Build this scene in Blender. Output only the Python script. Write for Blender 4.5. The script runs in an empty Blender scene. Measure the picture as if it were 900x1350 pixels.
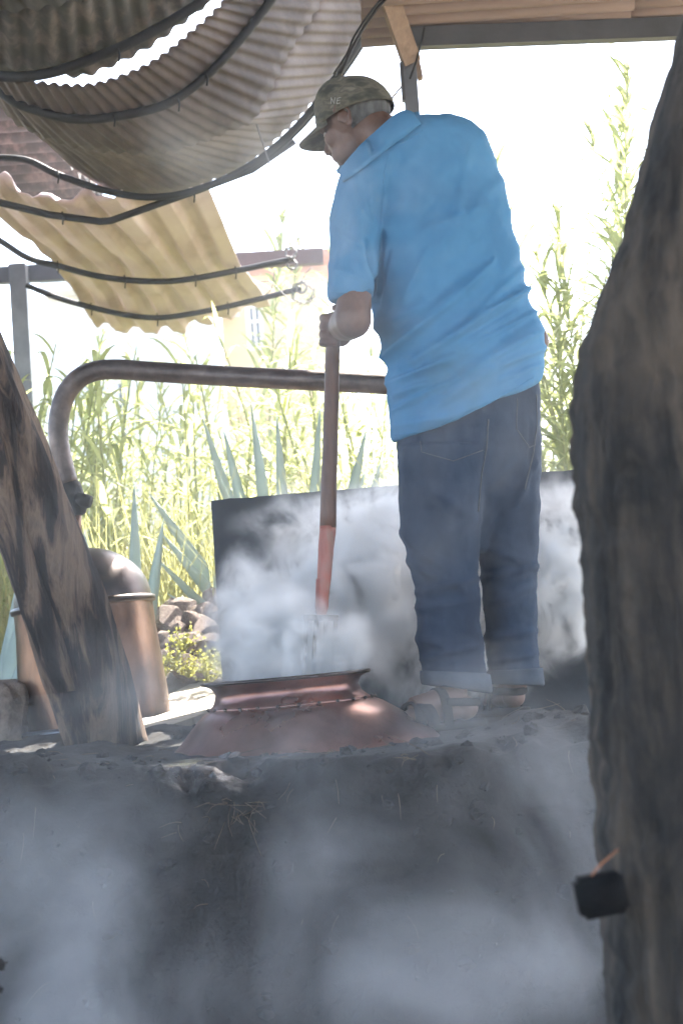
import bpy, bmesh, math, random
import numpy as np
from mathutils import Vector, Matrix, noise as mnoise
from mathutils.bvhtree import BVHTree

R = random.Random(7)
scene = bpy.context.scene
col = scene.collection
rad = math.radians

# ------------------------------------------------------------------ camera
F_PX, IW, IH = 2300.0, 900.0, 1350.0
CAM = Vector((0, 0, 1.40))
PITCH = math.atan(185 / F_PX)
ROLL = rad(4.0)
fwd = Vector((0, math.cos(PITCH), math.sin(PITCH)))
up0 = Vector((0, -math.sin(PITCH), math.cos(PITCH)))
rt0 = Vector((1, 0, 0))
rt = rt0 * math.cos(ROLL) - up0 * math.sin(ROLL)
upv = up0 * math.cos(ROLL) + rt0 * math.sin(ROLL)
cam_d = bpy.data.cameras.new('camera')
cam = bpy.data.objects.new('camera', cam_d)
col.objects.link(cam)
cam.matrix_world = Matrix(((rt.x, upv.x, -fwd.x, CAM.x), (rt.y, upv.y, -fwd.y, CAM.y),
                           (rt.z, upv.z, -fwd.z, CAM.z), (0, 0, 0, 1)))
cam_d.sensor_fit = 'VERTICAL'
cam_d.sensor_height = 36.0
cam_d.sensor_width = 24.0
cam_d.lens = F_PX / IH * 36.0
cam_d.clip_start = 0.05
cam_d.clip_end = 600
cam_d.dof.use_dof = True
cam_d.dof.focus_distance = 4.6
cam_d.dof.aperture_fstop = 6.3
scene.camera = cam

# ------------------------------------------------------------------ sky, sun, exposure
SUN_EL, SUN_AZ = rad(50), rad(30)          # azimuth from +Y towards +X
world = bpy.data.worlds.new('World')
scene.world = world
world.use_nodes = True
wn = world.node_tree
sky = wn.nodes.new('ShaderNodeTexSky')
sky.sky_type = 'NISHITA'
sky.sun_disc = False
sky.sun_elevation = SUN_EL
sky.sun_rotation = SUN_AZ
sky.dust_density = 2.0
bg = wn.nodes['Background']
bg.inputs['Strength'].default_value = 0.15
wn.links.new(sky.outputs[0], bg.inputs['Color'])
sun_d = bpy.data.lights.new('sun', 'SUN')
sun_d.energy = 5.0
sun_d.angle = rad(0.5)
sun_d.color = (1.0, 0.94, 0.85)
sun = bpy.data.objects.new('sun', sun_d)
col.objects.link(sun)
sdir = Vector((math.sin(SUN_AZ) * math.cos(SUN_EL), math.cos(SUN_AZ) * math.cos(SUN_EL), math.sin(SUN_EL)))
sun.rotation_euler = (-sdir).to_track_quat('-Z', 'Y').to_euler()
sun.location = sdir * 40
vs = scene.view_settings
vs.view_transform = 'Standard'
vs.look = 'None'
vs.gamma = 1
vs.use_curve_mapping = False
vs.exposure = 2.85
scene.render.engine = 'CYCLES'
cy = scene.cycles
cy.max_bounces = 6
cy.diffuse_bounces = 3
cy.glossy_bounces = 3
cy.transmission_bounces = 4
cy.volume_bounces = 3
cy.transparent_max_bounces = 8
cy.use_denoising = True
cy.use_adaptive_sampling = True
cy.adaptive_threshold = 0.03
cy.adaptive_min_samples = 32
cy.volume_max_steps = 128
cy.sample_clamp_indirect = 6.0
cy.caustics_reflective = False
cy.caustics_refractive = False


def P(px, py, Y):
    """point at depth Y on the ray of a photograph pixel"""
    d = fwd + rt * ((px - 450) / F_PX) + upv * ((675 - py) / F_PX)
    return CAM + d * (Y / d.y)


def PZ(px, py, z):
    d = fwd + rt * ((px - 450) / F_PX) + upv * ((675 - py) / F_PX)
    return CAM + d * ((z - CAM.z) / d.z)


# ------------------------------------------------------------------ mesh helpers
class MB:
    def __init__(s):
        s.v, s.f = [], []

    def ring_loft(s, rings, cap=True, closed=True):
        b = len(s.v)
        n = len(rings[0])
        for r in rings:
            s.v.extend([Vector(p) for p in r])
        for i in range(len(rings) - 1):
            for j in range(n if closed else n - 1):
                k = (j + 1) % n
                s.f.append((b + i * n + j, b + i * n + k, b + (i + 1) * n + k, b + (i + 1) * n + j))
        if cap and closed:
            s.f.append(tuple(b + j for j in reversed(range(n))))
            s.f.append(tuple(b + (len(rings) - 1) * n + j for j in range(n)))
        return s

    def tube(s, pts, r, n=8, cap=True):
        pts = [Vector(p) for p in pts]
        rings = []
        prev = None
        for i, p in enumerate(pts):
            a = pts[max(i - 1, 0)]
            c = pts[min(i + 1, len(pts) - 1)]
            t = (c - a).normalized()
            if prev is None:
                ref = Vector((0, 0, 1)) if abs(t.z) < 0.9 else Vector((1, 0, 0))
                u = t.cross(ref).normalized()
            else:
                u = (prev - t * prev.dot(t)).normalized()
            prev = u
            w = t.cross(u)
            rr = r[i] if isinstance(r, (list, tuple)) else r
            if not isinstance(rr, (list, tuple)):
                rr = (rr, rr)
            rings.append([p + u * (rr[0] * math.cos(2 * math.pi * k / n)) + w * (rr[1] * math.sin(2 * math.pi * k / n))
                          for k in range(n)])
        return s.ring_loft(rings, cap)

    def box(s, c, size, rot=None):
        c = Vector(c)
        b = len(s.v)
        for dx in (-.5, .5):
            for dy in (-.5, .5):
                for dz in (-.5, .5):
                    p = Vector((dx * size[0], dy * size[1], dz * size[2]))
                    if rot:
                        p = rot @ p
                    s.v.append(c + p)
        s.f += [tuple(b + i for i in q) for q in
                ((0, 1, 3, 2), (4, 6, 7, 5), (0, 4, 5, 1), (2, 3, 7, 6), (0, 2, 6, 4), (1, 5, 7, 3))]
        return s

    def bar(s, a, b_, w, h, upd=Vector((0, 0, 1))):
        a, b_ = Vector(a), Vector(b_)
        t = (b_ - a).normalized()
        sd = t.cross(upd).normalized()
        u = sd.cross(t)
        rings = [[p + sd * (w / 2 * i) + u * (h / 2 * j) for i, j in ((-1, -1), (1, -1), (1, 1), (-1, 1))] for p in (a, b_)]
        return s.ring_loft(rings)

    def ell(s, c, r, rot=None, nu=16, nv=10):
        c = Vector(c)
        rings = []
        for i in range(nv + 1):
            th = math.pi * min(max(i / nv, .01), .99)
            ring = []
            for j in range(nu):
                ph = 2 * math.pi * j / nu
                p = Vector((r[0] * math.sin(th) * math.cos(ph), r[1] * math.sin(th) * math.sin(ph), r[2] * math.cos(th)))
                if rot:
                    p = rot @ p
                ring.append(c + p)
            rings.append(ring)
        rings.reverse()
        return s.ring_loft(rings)

    def lathe(s, prof, n=48, M=None):
        rings = []
        for r, z in prof:
            ring = [Vector((r * math.cos(2 * math.pi * k / n), r * math.sin(2 * math.pi * k / n), z)) for k in range(n)]
            rings.append([M @ p for p in ring] if M else ring)
        return s.ring_loft(rings, cap=False)

    def mesh(s, name):
        me = bpy.data.meshes.new(name)
        me.from_pydata([tuple(p) for p in s.v], [], s.f)
        bm = bmesh.new()
        bm.from_mesh(me)
        bmesh.ops.recalc_face_normals(bm, faces=bm.faces)
        bm.to_mesh(me)
        bm.free()
        return me

    def build(s, name, m, parent=None, smooth=True, origin=None):
        return link(s.mesh(name), name, m, parent, smooth, origin)


def link(me, name, m, parent=None, smooth=True, origin=None):
    if smooth:
        me.polygons.foreach_set('use_smooth', [True] * len(me.polygons))
    if m is not None:
        me.materials.clear()
        me.materials.append(m)
    o = bpy.data.objects.new(name, me)
    col.objects.link(o)
    if origin is not None:
        origin = Vector(origin)
        me.transform(Matrix.Translation(-origin))
        o.location = origin
    if parent:
        o.parent = parent
        w, q = Vector(), parent
        while q:
            w += q.location
            q = q.parent
        o.location = o.location - w
    return o


def tag(o, label=None, cat=None, group=None, kind=None):
    for k, v in (('label', label), ('category', cat), ('group', group), ('kind', kind)):
        if v:
            o[k] = v
    return o


def thing(name, loc, label, cat, group=None):
    o = bpy.data.objects.new(name, None)
    o.empty_display_size = 0.1
    col.objects.link(o)
    o.location = loc
    return tag(o, label, cat, group)


def edge_sharp(o, ang=40):
    me = o.data
    bm = bmesh.new()
    bm.from_mesh(me)
    for e in bm.edges:
        if len(e.link_faces) == 2 and e.calc_face_angle() > rad(ang):
            e.smooth = False
    bm.to_mesh(me)
    bm.free()
    return o


def remesh(mb, voxel, smooth=6, fac=0.5):
    me = mb.mesh('tmp')
    o = bpy.data.objects.new('tmp', me)
    col.objects.link(o)
    md = o.modifiers.new('r', 'REMESH')
    md.mode = 'VOXEL'
    md.voxel_size = voxel
    if smooth:
        sm = o.modifiers.new('s', 'SMOOTH')
        sm.factor = fac
        sm.iterations = smooth
    dg = bpy.context.evaluated_depsgraph_get()
    out = bpy.data.meshes.new_from_object(o.evaluated_get(dg))
    bpy.data.objects.remove(o)
    bpy.data.meshes.remove(me)
    return out


def displace(me, fn):
    """fn(co, normal) -> offset along the normal"""
    n = len(me.vertices)
    co = np.empty(n * 3)
    no = np.empty(n * 3)
    me.vertices.foreach_get('co', co)
    me.vertices.foreach_get('normal', no)
    co = co.reshape(-1, 3)
    no = no.reshape(-1, 3)
    d = np.array([fn(Vector(c), Vector(m)) for c, m in zip(co, no)])
    co = co + no * d[:, None]
    me.vertices.foreach_set('co', co.ravel())
    me.update()


def fbm(p, sc, oct=4):
    return mnoise.fractal(Vector(p) * sc, 1.0, 2.0, oct)


def catmull(pts, n):
    pts = [Vector(p) for p in pts]
    ext = [pts[0] * 2 - pts[1]] + pts + [pts[-1] * 2 - pts[-2]]
    dense = []
    for i in range(1, len(ext) - 2):
        for k in range(12):
            t = k / 12
            a, b, c, d = ext[i - 1], ext[i], ext[i + 1], ext[i + 2]
            dense.append(0.5 * ((2 * b) + (c - a) * t + (2 * a - 5 * b + 4 * c - d) * t * t + (3 * b - a - 3 * c + d) * t ** 3))
    dense.append(pts[-1])
    L = [0]
    for i in range(1, len(dense)):
        L.append(L[-1] + (dense[i] - dense[i - 1]).length)
    out = []
    j = 0
    for k in range(n):
        t = L[-1] * k / (n - 1)
        while j < len(L) - 2 and L[j + 1] < t:
            j += 1
        s = (t - L[j]) / max(L[j + 1] - L[j], 1e-9)
        out.append(dense[j].lerp(dense[j + 1], min(max(s, 0), 1)))
    return out


# ------------------------------------------------------------------ materials
def ramp(nt, fac, stops):
    r = nt.nodes.new('ShaderNodeValToRGB')
    el = r.color_ramp.elements
    while len(el) < len(stops):
        el.new(0.5)
    for e, (p, c) in zip(el, stops):
        e.position = p
        e.color = (*c, 1) if len(c) == 3 else c
    nt.links.new(fac, r.inputs[0])
    return r.outputs[0]


def noise_node(nt, vec, scale, detail=5, rough=0.6, dist=0.0):
    n = nt.nodes.new('ShaderNodeTexNoise')
    n.inputs['Scale'].default_value = scale
    n.inputs['Detail'].default_value = detail
    n.inputs['Roughness'].default_value = rough
    n.inputs['Distortion'].default_value = dist
    nt.links.new(vec, n.inputs['Vector'])
    return n.outputs['Fac']


def coords(nt, scale=(1, 1, 1), rot=(0, 0, 0)):
    tc = nt.nodes.new('ShaderNodeTexCoord')
    mp = nt.nodes.new('ShaderNodeMapping')
    mp.inputs['Scale'].default_value = scale
    mp.inputs['Rotation'].default_value = rot
    nt.links.new(tc.outputs['Object'], mp.inputs['Vector'])
    return mp.outputs[0]


def math_node(nt, op, a, b=None, clamp=False):
    n = nt.nodes.new('ShaderNodeMath')
    n.operation = op
    n.use_clamp = clamp
    for i, x in enumerate((a, b)):
        if x is None:
            continue
        if isinstance(x, (int, float)):
            n.inputs[i].default_value = x
        else:
            nt.links.new(x, n.inputs[i])
    return n.outputs[0]


def mat(name, stops, scale=6, stretch=(1, 1, 1), rot=(0, 0, 0), rough=0.8, metal=0.0, bump=0.3, bump_scale=None,
        bump_dist=0.01, detail=6, rough_var=0.0, dist=0.0, spec=0.5, trans=0.0, trans_col=None):
    m = bpy.data.materials.new(name)
    m.use_nodes = True
    nt = m.node_tree
    bs = nt.nodes['Principled BSDF']
    vec = coords(nt, stretch, rot)
    f = noise_node(nt, vec, scale, detail, 0.62, dist)
    nt.links.new(ramp(nt, f, stops), bs.inputs['Base Color'])
    bs.inputs['Roughness'].default_value = rough
    bs.inputs['Metallic'].default_value = metal
    bs.inputs['Specular IOR Level'].default_value = spec
    if rough_var:
        f3 = noise_node(nt, vec, scale * 1.7, 4)
        rv = math_node(nt, 'MULTIPLY_ADD', f3, rough_var)
        rv.node.inputs[2].default_value = rough - rough_var / 2
        nt.links.new(rv, bs.inputs['Roughness'])
    if bump:
        f2 = noise_node(nt, vec, bump_scale or scale * 3, 8, 0.65)
        b = nt.nodes.new('ShaderNodeBump')
        b.inputs['Strength'].default_value = bump
        b.inputs['Distance'].default_value = bump_dist
        nt.links.new(f2, b.inputs['Height'])
        nt.links.new(b.outputs[0], bs.inputs['Normal'])
    if trans:
        tr = nt.nodes.new('ShaderNodeBsdfTranslucent')
        tr.inputs['Color'].default_value = (*trans_col, 1)
        mx = nt.nodes.new('ShaderNodeMixShader')
        mx.inputs[0].default_value = trans
        out = nt.nodes['Material Output']
        nt.links.new(bs.outputs[0], mx.inputs[1])
        nt.links.new(tr.outputs[0], mx.inputs[2])
        nt.links.new(mx.outputs[0], out.inputs['Surface'])
    return m


M = {}
M['earth'] = mat('earth', [(.3, (.0045, .0043, .0045)), (.55, (.010, .009, .0088)), (.75, (.026, .021, .017))], 5, rough=.95, bump=.6,
                 bump_scale=22, bump_dist=.03)
M['ground'] = mat('ground_soil', [(.3, (.15, .125, .095)), (.5, (.23, .2, .16)), (.7, (.32, .285, .235))], 2.5, rough=.95, bump=.8, bump_scale=30)
M['copper'] = mat('copper', [(.30, (.03, .022, .019)), (.45, (.10, .056, .038)), (.58, (.2, .108, .068)), (.75, (.3, .165, .108))], 5, stretch=(1, 1, .6), rough=.34, metal=.8,
                  bump=.25, bump_scale=30, bump_dist=.004, rough_var=.25)
M['copper_red'] = mat('red_copper', [(.28, (.09, .048, .042)), (.45, (.2, .10, .082)), (.6, (.32, .165, .135)), (.75, (.4, .22, .18))], 4, rough=.3, metal=.85,
                      bump=.07, bump_scale=26, bump_dist=.003, rough_var=.2)
M['copper_dark'] = mat('copper_dark', [(.3, (.02, .018, .018)), (.55, (.055, .041, .037)), (.75, (.10, .066, .052))], 6, rough=.34, metal=.8,
                       bump=.2, bump_scale=40, bump_dist=.003, rough_var=.25)
M['pipe'] = mat('tarnished_pipe', [(.3, (.05, .04, .037)), (.55, (.115, .088, .08)), (.75, (.2, .155, .14))], 14, rough=.45, metal=.6,
                bump=.25, bump_scale=60, bump_dist=.003, rough_var=.2)
M['rod'] = mat('black_rod', [(.3, (.004, .004, .005)), (.7, (.011, .0105, .011))], 20, rough=.6, bump=.2, spec=.25)
M['steel'] = mat('painted_steel', [(.3, (.035, .035, .04)), (.7, (.06, .06, .068))], 8, rough=.5, metal=.2, bump=.15)
M['post_steel'] = mat('post_steel', [(.3, (.10, .105, .12)), (.7, (.17, .175, .19))], 8, rough=.35, metal=.6, bump=.1)
M['maroon'] = mat('maroon_steel', [(.3, (.045, .02, .02)), (.7, (.075, .036, .034))], 10, rough=.6, bump=.2)
M['panel'] = mat('panel_metal', [(.3, (.008, .012, .018)), (.6, (.016, .022, .031)), (.8, (.03, .037, .047))], 4, rough=.55, metal=.2, bump=.25, rough_var=.2)
M['iron'] = mat('cast_iron', [(.3, (.012, .011, .011)), (.7, (.03, .027, .026))], 30, rough=.7, metal=.3, bump=.4)
M['wood_old'] = mat('weathered_timber', [(.41, (.010, .007, .0075)), (.48, (.026, .017, .016)), (.515, (.085, .055, .04)), (.59, (.19, .128, .09)), (.7, (.10, .07, .054))], 3.0,
                    stretch=(5, 5, .22), rot=(0, rad(20), 0), rough=.9, bump=.9, bump_scale=16, bump_dist=.02, dist=.5)
M['wood_dark'] = mat('trunk_wood', [(.36, (.008, .007, .0068)), (.44, (.022, .0175, .0145)), (.54, (.056, .042, .031)), (.66, (.105, .077, .054))], 4.5,
                     stretch=(3.2, 3.2, .55), rough=.92, bump=1.0, bump_scale=22, bump_dist=.02, dist=1.2, detail=9)
M['wood_tan'] = mat('sawn_timber', [(.3, (.17, .115, .08)), (.7, (.28, .2, .14))], 6, stretch=(6, 6, 1), rough=.8, bump=.3)
M['handle'] = mat('handle_wood', [(.3, (.05, .02, .012)), (.7, (.12, .052, .03))], 8, stretch=(5, 5, .6), rough=.5, bump=.2)
M['handle_red'] = mat('red_paint', [(.3, (.2, .05, .035)), (.52, (.28, .085, .06)), (.68, (.22, .12, .09))], 14, stretch=(2, 2, .6), rough=.6, bump=.3)
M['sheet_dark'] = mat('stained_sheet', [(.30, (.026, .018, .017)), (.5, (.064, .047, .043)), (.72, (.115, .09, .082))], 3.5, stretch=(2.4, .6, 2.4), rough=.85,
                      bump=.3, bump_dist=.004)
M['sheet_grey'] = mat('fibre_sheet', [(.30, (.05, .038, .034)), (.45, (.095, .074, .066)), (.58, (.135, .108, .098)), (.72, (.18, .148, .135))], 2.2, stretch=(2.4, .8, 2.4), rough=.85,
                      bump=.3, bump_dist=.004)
M['sheet_blackish'] = mat('blackish_sheet', [(.36, (.006, .0045, .0042)), (.5, (.016, .0115, .010)), (.64, (.07, .05, .042))], 6, stretch=(2.4, .8, 2.4), rough=.85,
                      bump=.3, bump_dist=.004)  # darkest of the sheet tones, near-black brown with paler patches
M['sheet_beige'] = mat('beige_sheet', [(.28, (.44, .315, .32)), (.5, (.60, .47, .49)), (.72, (.66, .54, .56))], 3, stretch=(2, .8, 2), rough=.7,
                       bump=.2, bump_dist=.004, trans=.08, trans_col=(.6, .45, .34))
M['sheet_roof'] = mat('roof_sheet', [(.28, (.14, .095, .078)), (.5, (.2, .145, .118)), (.72, (.26, .19, .157))], 2, stretch=(.5, 2, 2), rough=.7,
                      bump=.2, bump_dist=.004)
M['shirt'] = mat('polo_knit', [(.3, (.05, .155, .285)), (.5, (.062, .185, .33)), (.7, (.078, .21, .36))], 5, rough=.92, bump=.25, bump_scale=260,
                 bump_dist=.002, spec=.2)
M['denim'] = mat('denim', [(.3, (.010, .019, .038)), (.5, (.019, .033, .06)), (.75, (.042, .062, .096))], 7, stretch=(1, 1, .5), rough=.9, bump=.3,
                 bump_scale=200, bump_dist=.002, spec=.2)
M['denim_in'] = mat('denim_reverse', [(.3, (.038, .05, .068)), (.7, (.07, .086, .11))], 14, rough=.9, bump=.3, bump_scale=200, bump_dist=.002, spec=.2)
M['stitch'] = mat('stitching', [(.3, (.05, .055, .065)), (.7, (.08, .08, .085))], 50, rough=.9, bump=0)
M['skin'] = mat('skin', [(.3, (.07, .033, .022)), (.5, (.105, .052, .035)), (.7, (.15, .08, .056))], 16, rough=.55, bump=.2, bump_scale=120, bump_dist=.002)
M['hair'] = mat('grey_hair', [(.3, (.05, .047, .045)), (.7, (.13, .125, .12))], 60, stretch=(1, 1, .3), rough=.8, bump=.6, bump_scale=150)
M['camo'] = mat('camouflage_cloth', [(.36, (.03, .027, .021)), (.46, (.055, .053, .037)), (.54, (.105, .09, .064)), (.62, (.066, .058, .042)), (.7, (.145, .125, .095))], 17,
                stretch=(1, 1, 1.8), rough=.9, bump=.2, bump_scale=200, bump_dist=.002, detail=2)
M['patch'] = mat('pale_thread', [(.3, (.2, .19, .17)), (.7, (.3, .285, .26))], 60, rough=.9, bump=.2)
M['sandal'] = mat('dark_leather', [(.3, (.005, .005, .006)), (.7, (.013, .0125, .0125))], 20, rough=.8, bump=.2, spec=.15)
M['eye'] = mat('eye_white', [(.3, (.6, .58, .55)), (.7, (.7, .68, .65))], 40, rough=.2, bump=0)
M['rock'] = mat('rock', [(.3, (.075, .05, .04)), (.5, (.15, .11, .09)), (.75, (.26, .21, .18))], 7, rough=.95, bump=.7, bump_scale=20)
M['plank'] = mat('bleached_plank', [(.3, (.3, .26, .2)), (.5, (.46, .41, .34)), (.7, (.55, .5, .42))], 5, stretch=(1, 6, 6), rough=.9, bump=.4)
M['bark'] = mat('driftwood', [(.3, (.10, .07, .05)), (.5, (.22, .16, .12)), (.7, (.32, .25, .19))], 6, stretch=(3, 1, 3), rough=.95, bump=.9, bump_scale=18)
M['agave'] = mat('agave_leaf', [(.3, (.27, .34, .30)), (.6, (.34, .41, .37)), (.8, (.40, .45, .38))], 5, rough=.5, bump=.15, trans=.15, trans_col=(.3, .4, .28))
M['reed'] = mat('reed_leaf', [(.3, (.15, .2, .07)), (.48, (.22, .26, .1)), (.62, (.34, .32, .15)), (.75, (.44, .37, .2))], 1.3, rough=.55, bump=0, trans=.5,
                trans_col=(.5, .52, .22))
M['reed_tall'] = mat('tall_reed_leaf', [(.3, (.12, .155, .06)), (.5, (.17, .2, .085)), (.68, (.27, .25, .12)), (.8, (.36, .29, .16))], 1.3, rough=.55, bump=0, trans=.4,
                     trans_col=(.38, .41, .17))
M['reed_stem'] = mat('reed_stem', [(.3, (.16, .20, .06)), (.7, (.3, .28, .12))], 4, rough=.6, bump=0)
M['grass'] = mat('grass_blade', [(.3, (.13, .17, .05)), (.48, (.2, .22, .08)), (.6, (.34, .29, .14)), (.75, (.44, .36, .2))], 1.6, rough=.6, bump=0, trans=.45,
                 trans_col=(.46, .44, .18))
M['weed'] = mat('weed_leaf', [(.3, (.14, .16, .03)), (.5, (.26, .26, .06)), (.7, (.36, .32, .1))], 9, rough=.6, bump=0, trans=.4, trans_col=(.4, .4, .08))
M['fibre'] = mat('bagasse', [(.3, (.06, .043, .027)), (.7, (.14, .10, .06))], 30, rough=.9, bump=0)
M['plaster'] = mat('white_plaster', [(.3, (.66, .66, .66)), (.7, (.8, .8, .79))], 1.5, rough=.9, bump=.15)
M['cream'] = mat('cream_plaster', [(.3, (.6, .43, .24)), (.7, (.7, .52, .31))], 1.5, rough=.9, bump=.15)
M['tile'] = mat('roof_tile', [(.3, (.32, .11, .06)), (.7, (.5, .2, .11))], 5, rough=.85, bump=.3)
M['frame'] = mat('window_frame', [(.3, (.7, .7, .7)), (.7, (.8, .8, .8))], 5, rough=.5, bump=0)
M['glass'] = mat('window_glass', [(.3, (.05, .07, .10)), (.7, (.10, .13, .17))], 2, rough=.08, bump=0)
M['blackbox'] = mat('black_foam', [(.3, (.002, .002, .0022)), (.7, (.005, .005, .0055))], 30, rough=.85, bump=.4, spec=.15)
M['wire'] = mat('wire', [(.3, (.10, .09, .085)), (.7, (.18, .16, .15))], 30, rough=.5, metal=.5, bump=0)
M['copper_wire'] = mat('copper_wire', [(.3, (.30, .12, .06)), (.7, (.45, .2, .1))], 30, rough=.5, metal=.5, bump=0)
M['mash'] = mat('mash', [(.3, (.14, .09, .05)), (.7, (.26, .18, .10))], 20, rough=.6, bump=.6)

sm = M['shirt'].node_tree
sbs = sm.nodes['Principled BSDF']
stc = sm.nodes.new('ShaderNodeTexCoord')
sv = sm.nodes.new('ShaderNodeVectorMath')
sv.operation = 'DISTANCE'
sv.inputs[1].default_value = P(592, 498, 4.38)
sm.links.new(stc.outputs['Object'], sv.inputs[0])
swn = noise_node(sm, stc.outputs['Object'], 18, 4)
ssum = math_node(sm, 'ADD', sv.outputs['Value'], math_node(sm, 'MULTIPLY', swn, .16))
smask = ramp(sm, ssum, [(.08, (.55, .55, .55)), (.19, (0, 0, 0))])
smx = sm.nodes.new('ShaderNodeMix')
smx.data_type = 'RGBA'
sm.links.new(smask, smx.inputs['Factor'])
sm.links.new(sbs.inputs['Base Color'].links[0].from_socket, smx.inputs[6])
smx.inputs[7].default_value = (.06, .11, .11, 1)
sm.links.new(smx.outputs[2], sbs.inputs['Base Color'])

# wet, tarry patch on the oven's edge
em = M['earth'].node_tree
bs = em.nodes['Principled BSDF']
geo = em.nodes.new('ShaderNodeTexCoord')
wc = P(280, 992, 3.86)
sub = em.nodes.new('ShaderNodeVectorMath')
sub.operation = 'SUBTRACT'
sub.inputs[1].default_value = wc
em.links.new(geo.outputs['Object'], sub.inputs[0])
dv = em.nodes.new('ShaderNodeVectorMath')
dv.operation = 'DIVIDE'
dv.inputs[1].default_value = (.30, .45, .17)
em.links.new(sub.outputs[0], dv.inputs[0])
ln = em.nodes.new('ShaderNodeVectorMath')
ln.operation = 'LENGTH'
em.links.new(dv.outputs[0], ln.inputs[0])
wet_n = noise_node(em, geo.outputs['Object'], 14, 4)
wsum = math_node(em, 'ADD', ln.outputs['Value'], math_node(em, 'MULTIPLY', wet_n, .9))
wet = ramp(em, wsum, [(.0, (1, 1, 1)), (.75, (1, 1, 1)), (1.0, (0, 0, 0))])
mr = math_node(em, 'MULTIPLY_ADD', wet, -.80)
mr.node.inputs[2].default_value = .95
em.links.new(mr, bs.inputs['Roughness'])
em.links.new(math_node(em, 'MULTIPLY_ADD', wet, .5), bs.inputs['Specular IOR Level'])
bs.inputs['Specular IOR Level'].links[0].from_node.inputs[2].default_value = .5
em.links.new(math_node(em, 'MULTIPLY', wet, .55), bs.inputs['Coat Weight'])
bs.inputs['Coat Roughness'].default_value = .24
mixc = em.nodes.new('ShaderNodeMix')
mixc.data_type = 'RGBA'
old = bs.inputs['Base Color'].links[0].from_socket
em.links.new(wet, mixc.inputs['Factor'])
em.links.new(old, mixc.inputs[6])
mixc.inputs[7].default_value = (.02, .018, .017, 1)
em.links.new(mixc.outputs[2], bs.inputs['Base Color'])

# ------------------------------------------------------------------ ground
def ground_z(x, y):
    if y < 3.9:
        z = 0.0
    elif y < 4.5:
        z = 1.1 * (y - 3.9) / .6
    elif y < 6.0:
        z = 1.1 + .08 * (y - 4.5) / 1.5
    else:
        z = 1.18 + .055 * (min(y, 60) - 6.0)
    if y > 5.5:
        z += .07 * fbm((x, y, 0), .8, 3)
    elif y < 3.9:
        z += .02 * fbm((x, y, 0), 1.5, 3)
    return z


def build_ground():
    xs = sorted(set([-400, -200, -100, -50, -25, -14] + [round(-9 + i * .25, 3) for i in range(73)] + [14, 25, 50, 100, 200, 400]))
    ys = sorted(set([-400, -150, -60, -30, -15, -8, -4, -2] + [round(i * .2, 3) for i in range(100)] + [22, 26, 32, 40, 60, 100, 200, 420]))
    v = [(x, y, ground_z(x, y)) for y in ys for x in xs]
    n = len(xs)
    f = [(j * n + i, j * n + i + 1, (j + 1) * n + i + 1, (j + 1) * n + i) for j in range(len(ys) - 1) for i in range(n - 1)]
    me = bpy.data.meshes.new('ground')
    me.from_pydata(v, [], f)
    o = link(me, 'ground', M['ground'])
    tag(o, 'bare brown soil around and behind the earthen oven', 'ground', kind='structure')


build_ground()

# ------------------------------------------------------------------ earthen oven (mound)
OX0, OX1, OY0, OY1, OZ = -2.6, .69, 3.72, 5.75, 1.205


def build_oven():
    bm = bmesh.new()
    nx, ny, nz = 170, 80, 76
    vd = {}

    def vert(i, j, k):
        key = (i, j, k)
        if key not in vd:
            vd[key] = bm.verts.new((OX0 + (OX1 - OX0) * i / nx, OY0 + (OY1 - OY0) * j / ny, -.1 + (OZ + .1) * k / nz))
        return vd[key]
    for i in range(nx):
        for k in range(nz):
            bm.faces.new((vert(i, 0, k), vert(i + 1, 0, k), vert(i + 1, 0, k + 1), vert(i, 0, k + 1)))
    for i in range(nx):
        for j in range(ny):
            bm.faces.new((vert(i, j, nz), vert(i + 1, j, nz), vert(i + 1, j + 1, nz), vert(i, j + 1, nz)))
    for j in range(ny):
        for k in range(nz):
            bm.faces.new((vert(nx, j, k), vert(nx, j + 1, k), vert(nx, j + 1, k + 1), vert(nx, j, k + 1)))
    rr = .19
    for v in bm.verts:
        x, y, z = v.co
        # round the front/top/right edges
        c = Vector((min(x, OX1 - rr), max(y, OY0 + rr), min(z, OZ - rr)))
        d = Vector((x, y, z)) - c
        if d.length > 1e-6:
            m_ = max(abs(d.x), abs(d.y), abs(d.z))
            cnt = sum(abs(q) > 1e-6 for q in d)
            if cnt > 1:
                d = d.normalized() * m_
            v.co = c + d
    bm.normal_update()
    offs = []
    for v in bm.verts:
        p = v.co
        front = 1 if p.y < OY0 + .2 else .35
        a = .075 * fbm(p + Vector((3, 1, 0)), 2.6, 3) * front + .030 * fbm(p, 8, 4) * (1 if front == 1 else .5) + .010 * fbm(p, 28, 4)
        a -= .03 * max(0, .12 - abs(mnoise.noise(p * 3.3))) / .12 * (1 if front == 1 else .2)
        offs.append(v.normal * a)
    for v, o_ in zip(bm.verts, offs):
        v.co += o_
        w_ = max(0, 1 - ((v.co.x + .12) / .52) ** 4) * (1 if v.co.y < 4.75 else max(0, 1 - (v.co.y - 4.75) / .2))
        lim = 1.178 + .006 * fbm(v.co, 9, 3)
        if v.co.z > lim:
            v.co.z += (lim - v.co.z) * w_
        if v.co.y < OY0 + .4 and v.co.z < 1.0:
            v.co.y -= (1.0 - v.co.z) * .10
    me = bpy.data.meshes.new('earth_oven')
    bm.to_mesh(me)
    bm.free()
    o = link(me, 'earth_oven', M['earth'])
    tag(o, 'big dark sooty earthen oven block that the man stands on', 'oven')
    return o


oven = build_oven()
bpy.context.view_layer.update()
oven_bvh = BVHTree.FromPolygons([v.co.copy() for v in oven.data.vertices], [p.vertices[:] for p in oven.data.polygons])


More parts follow.
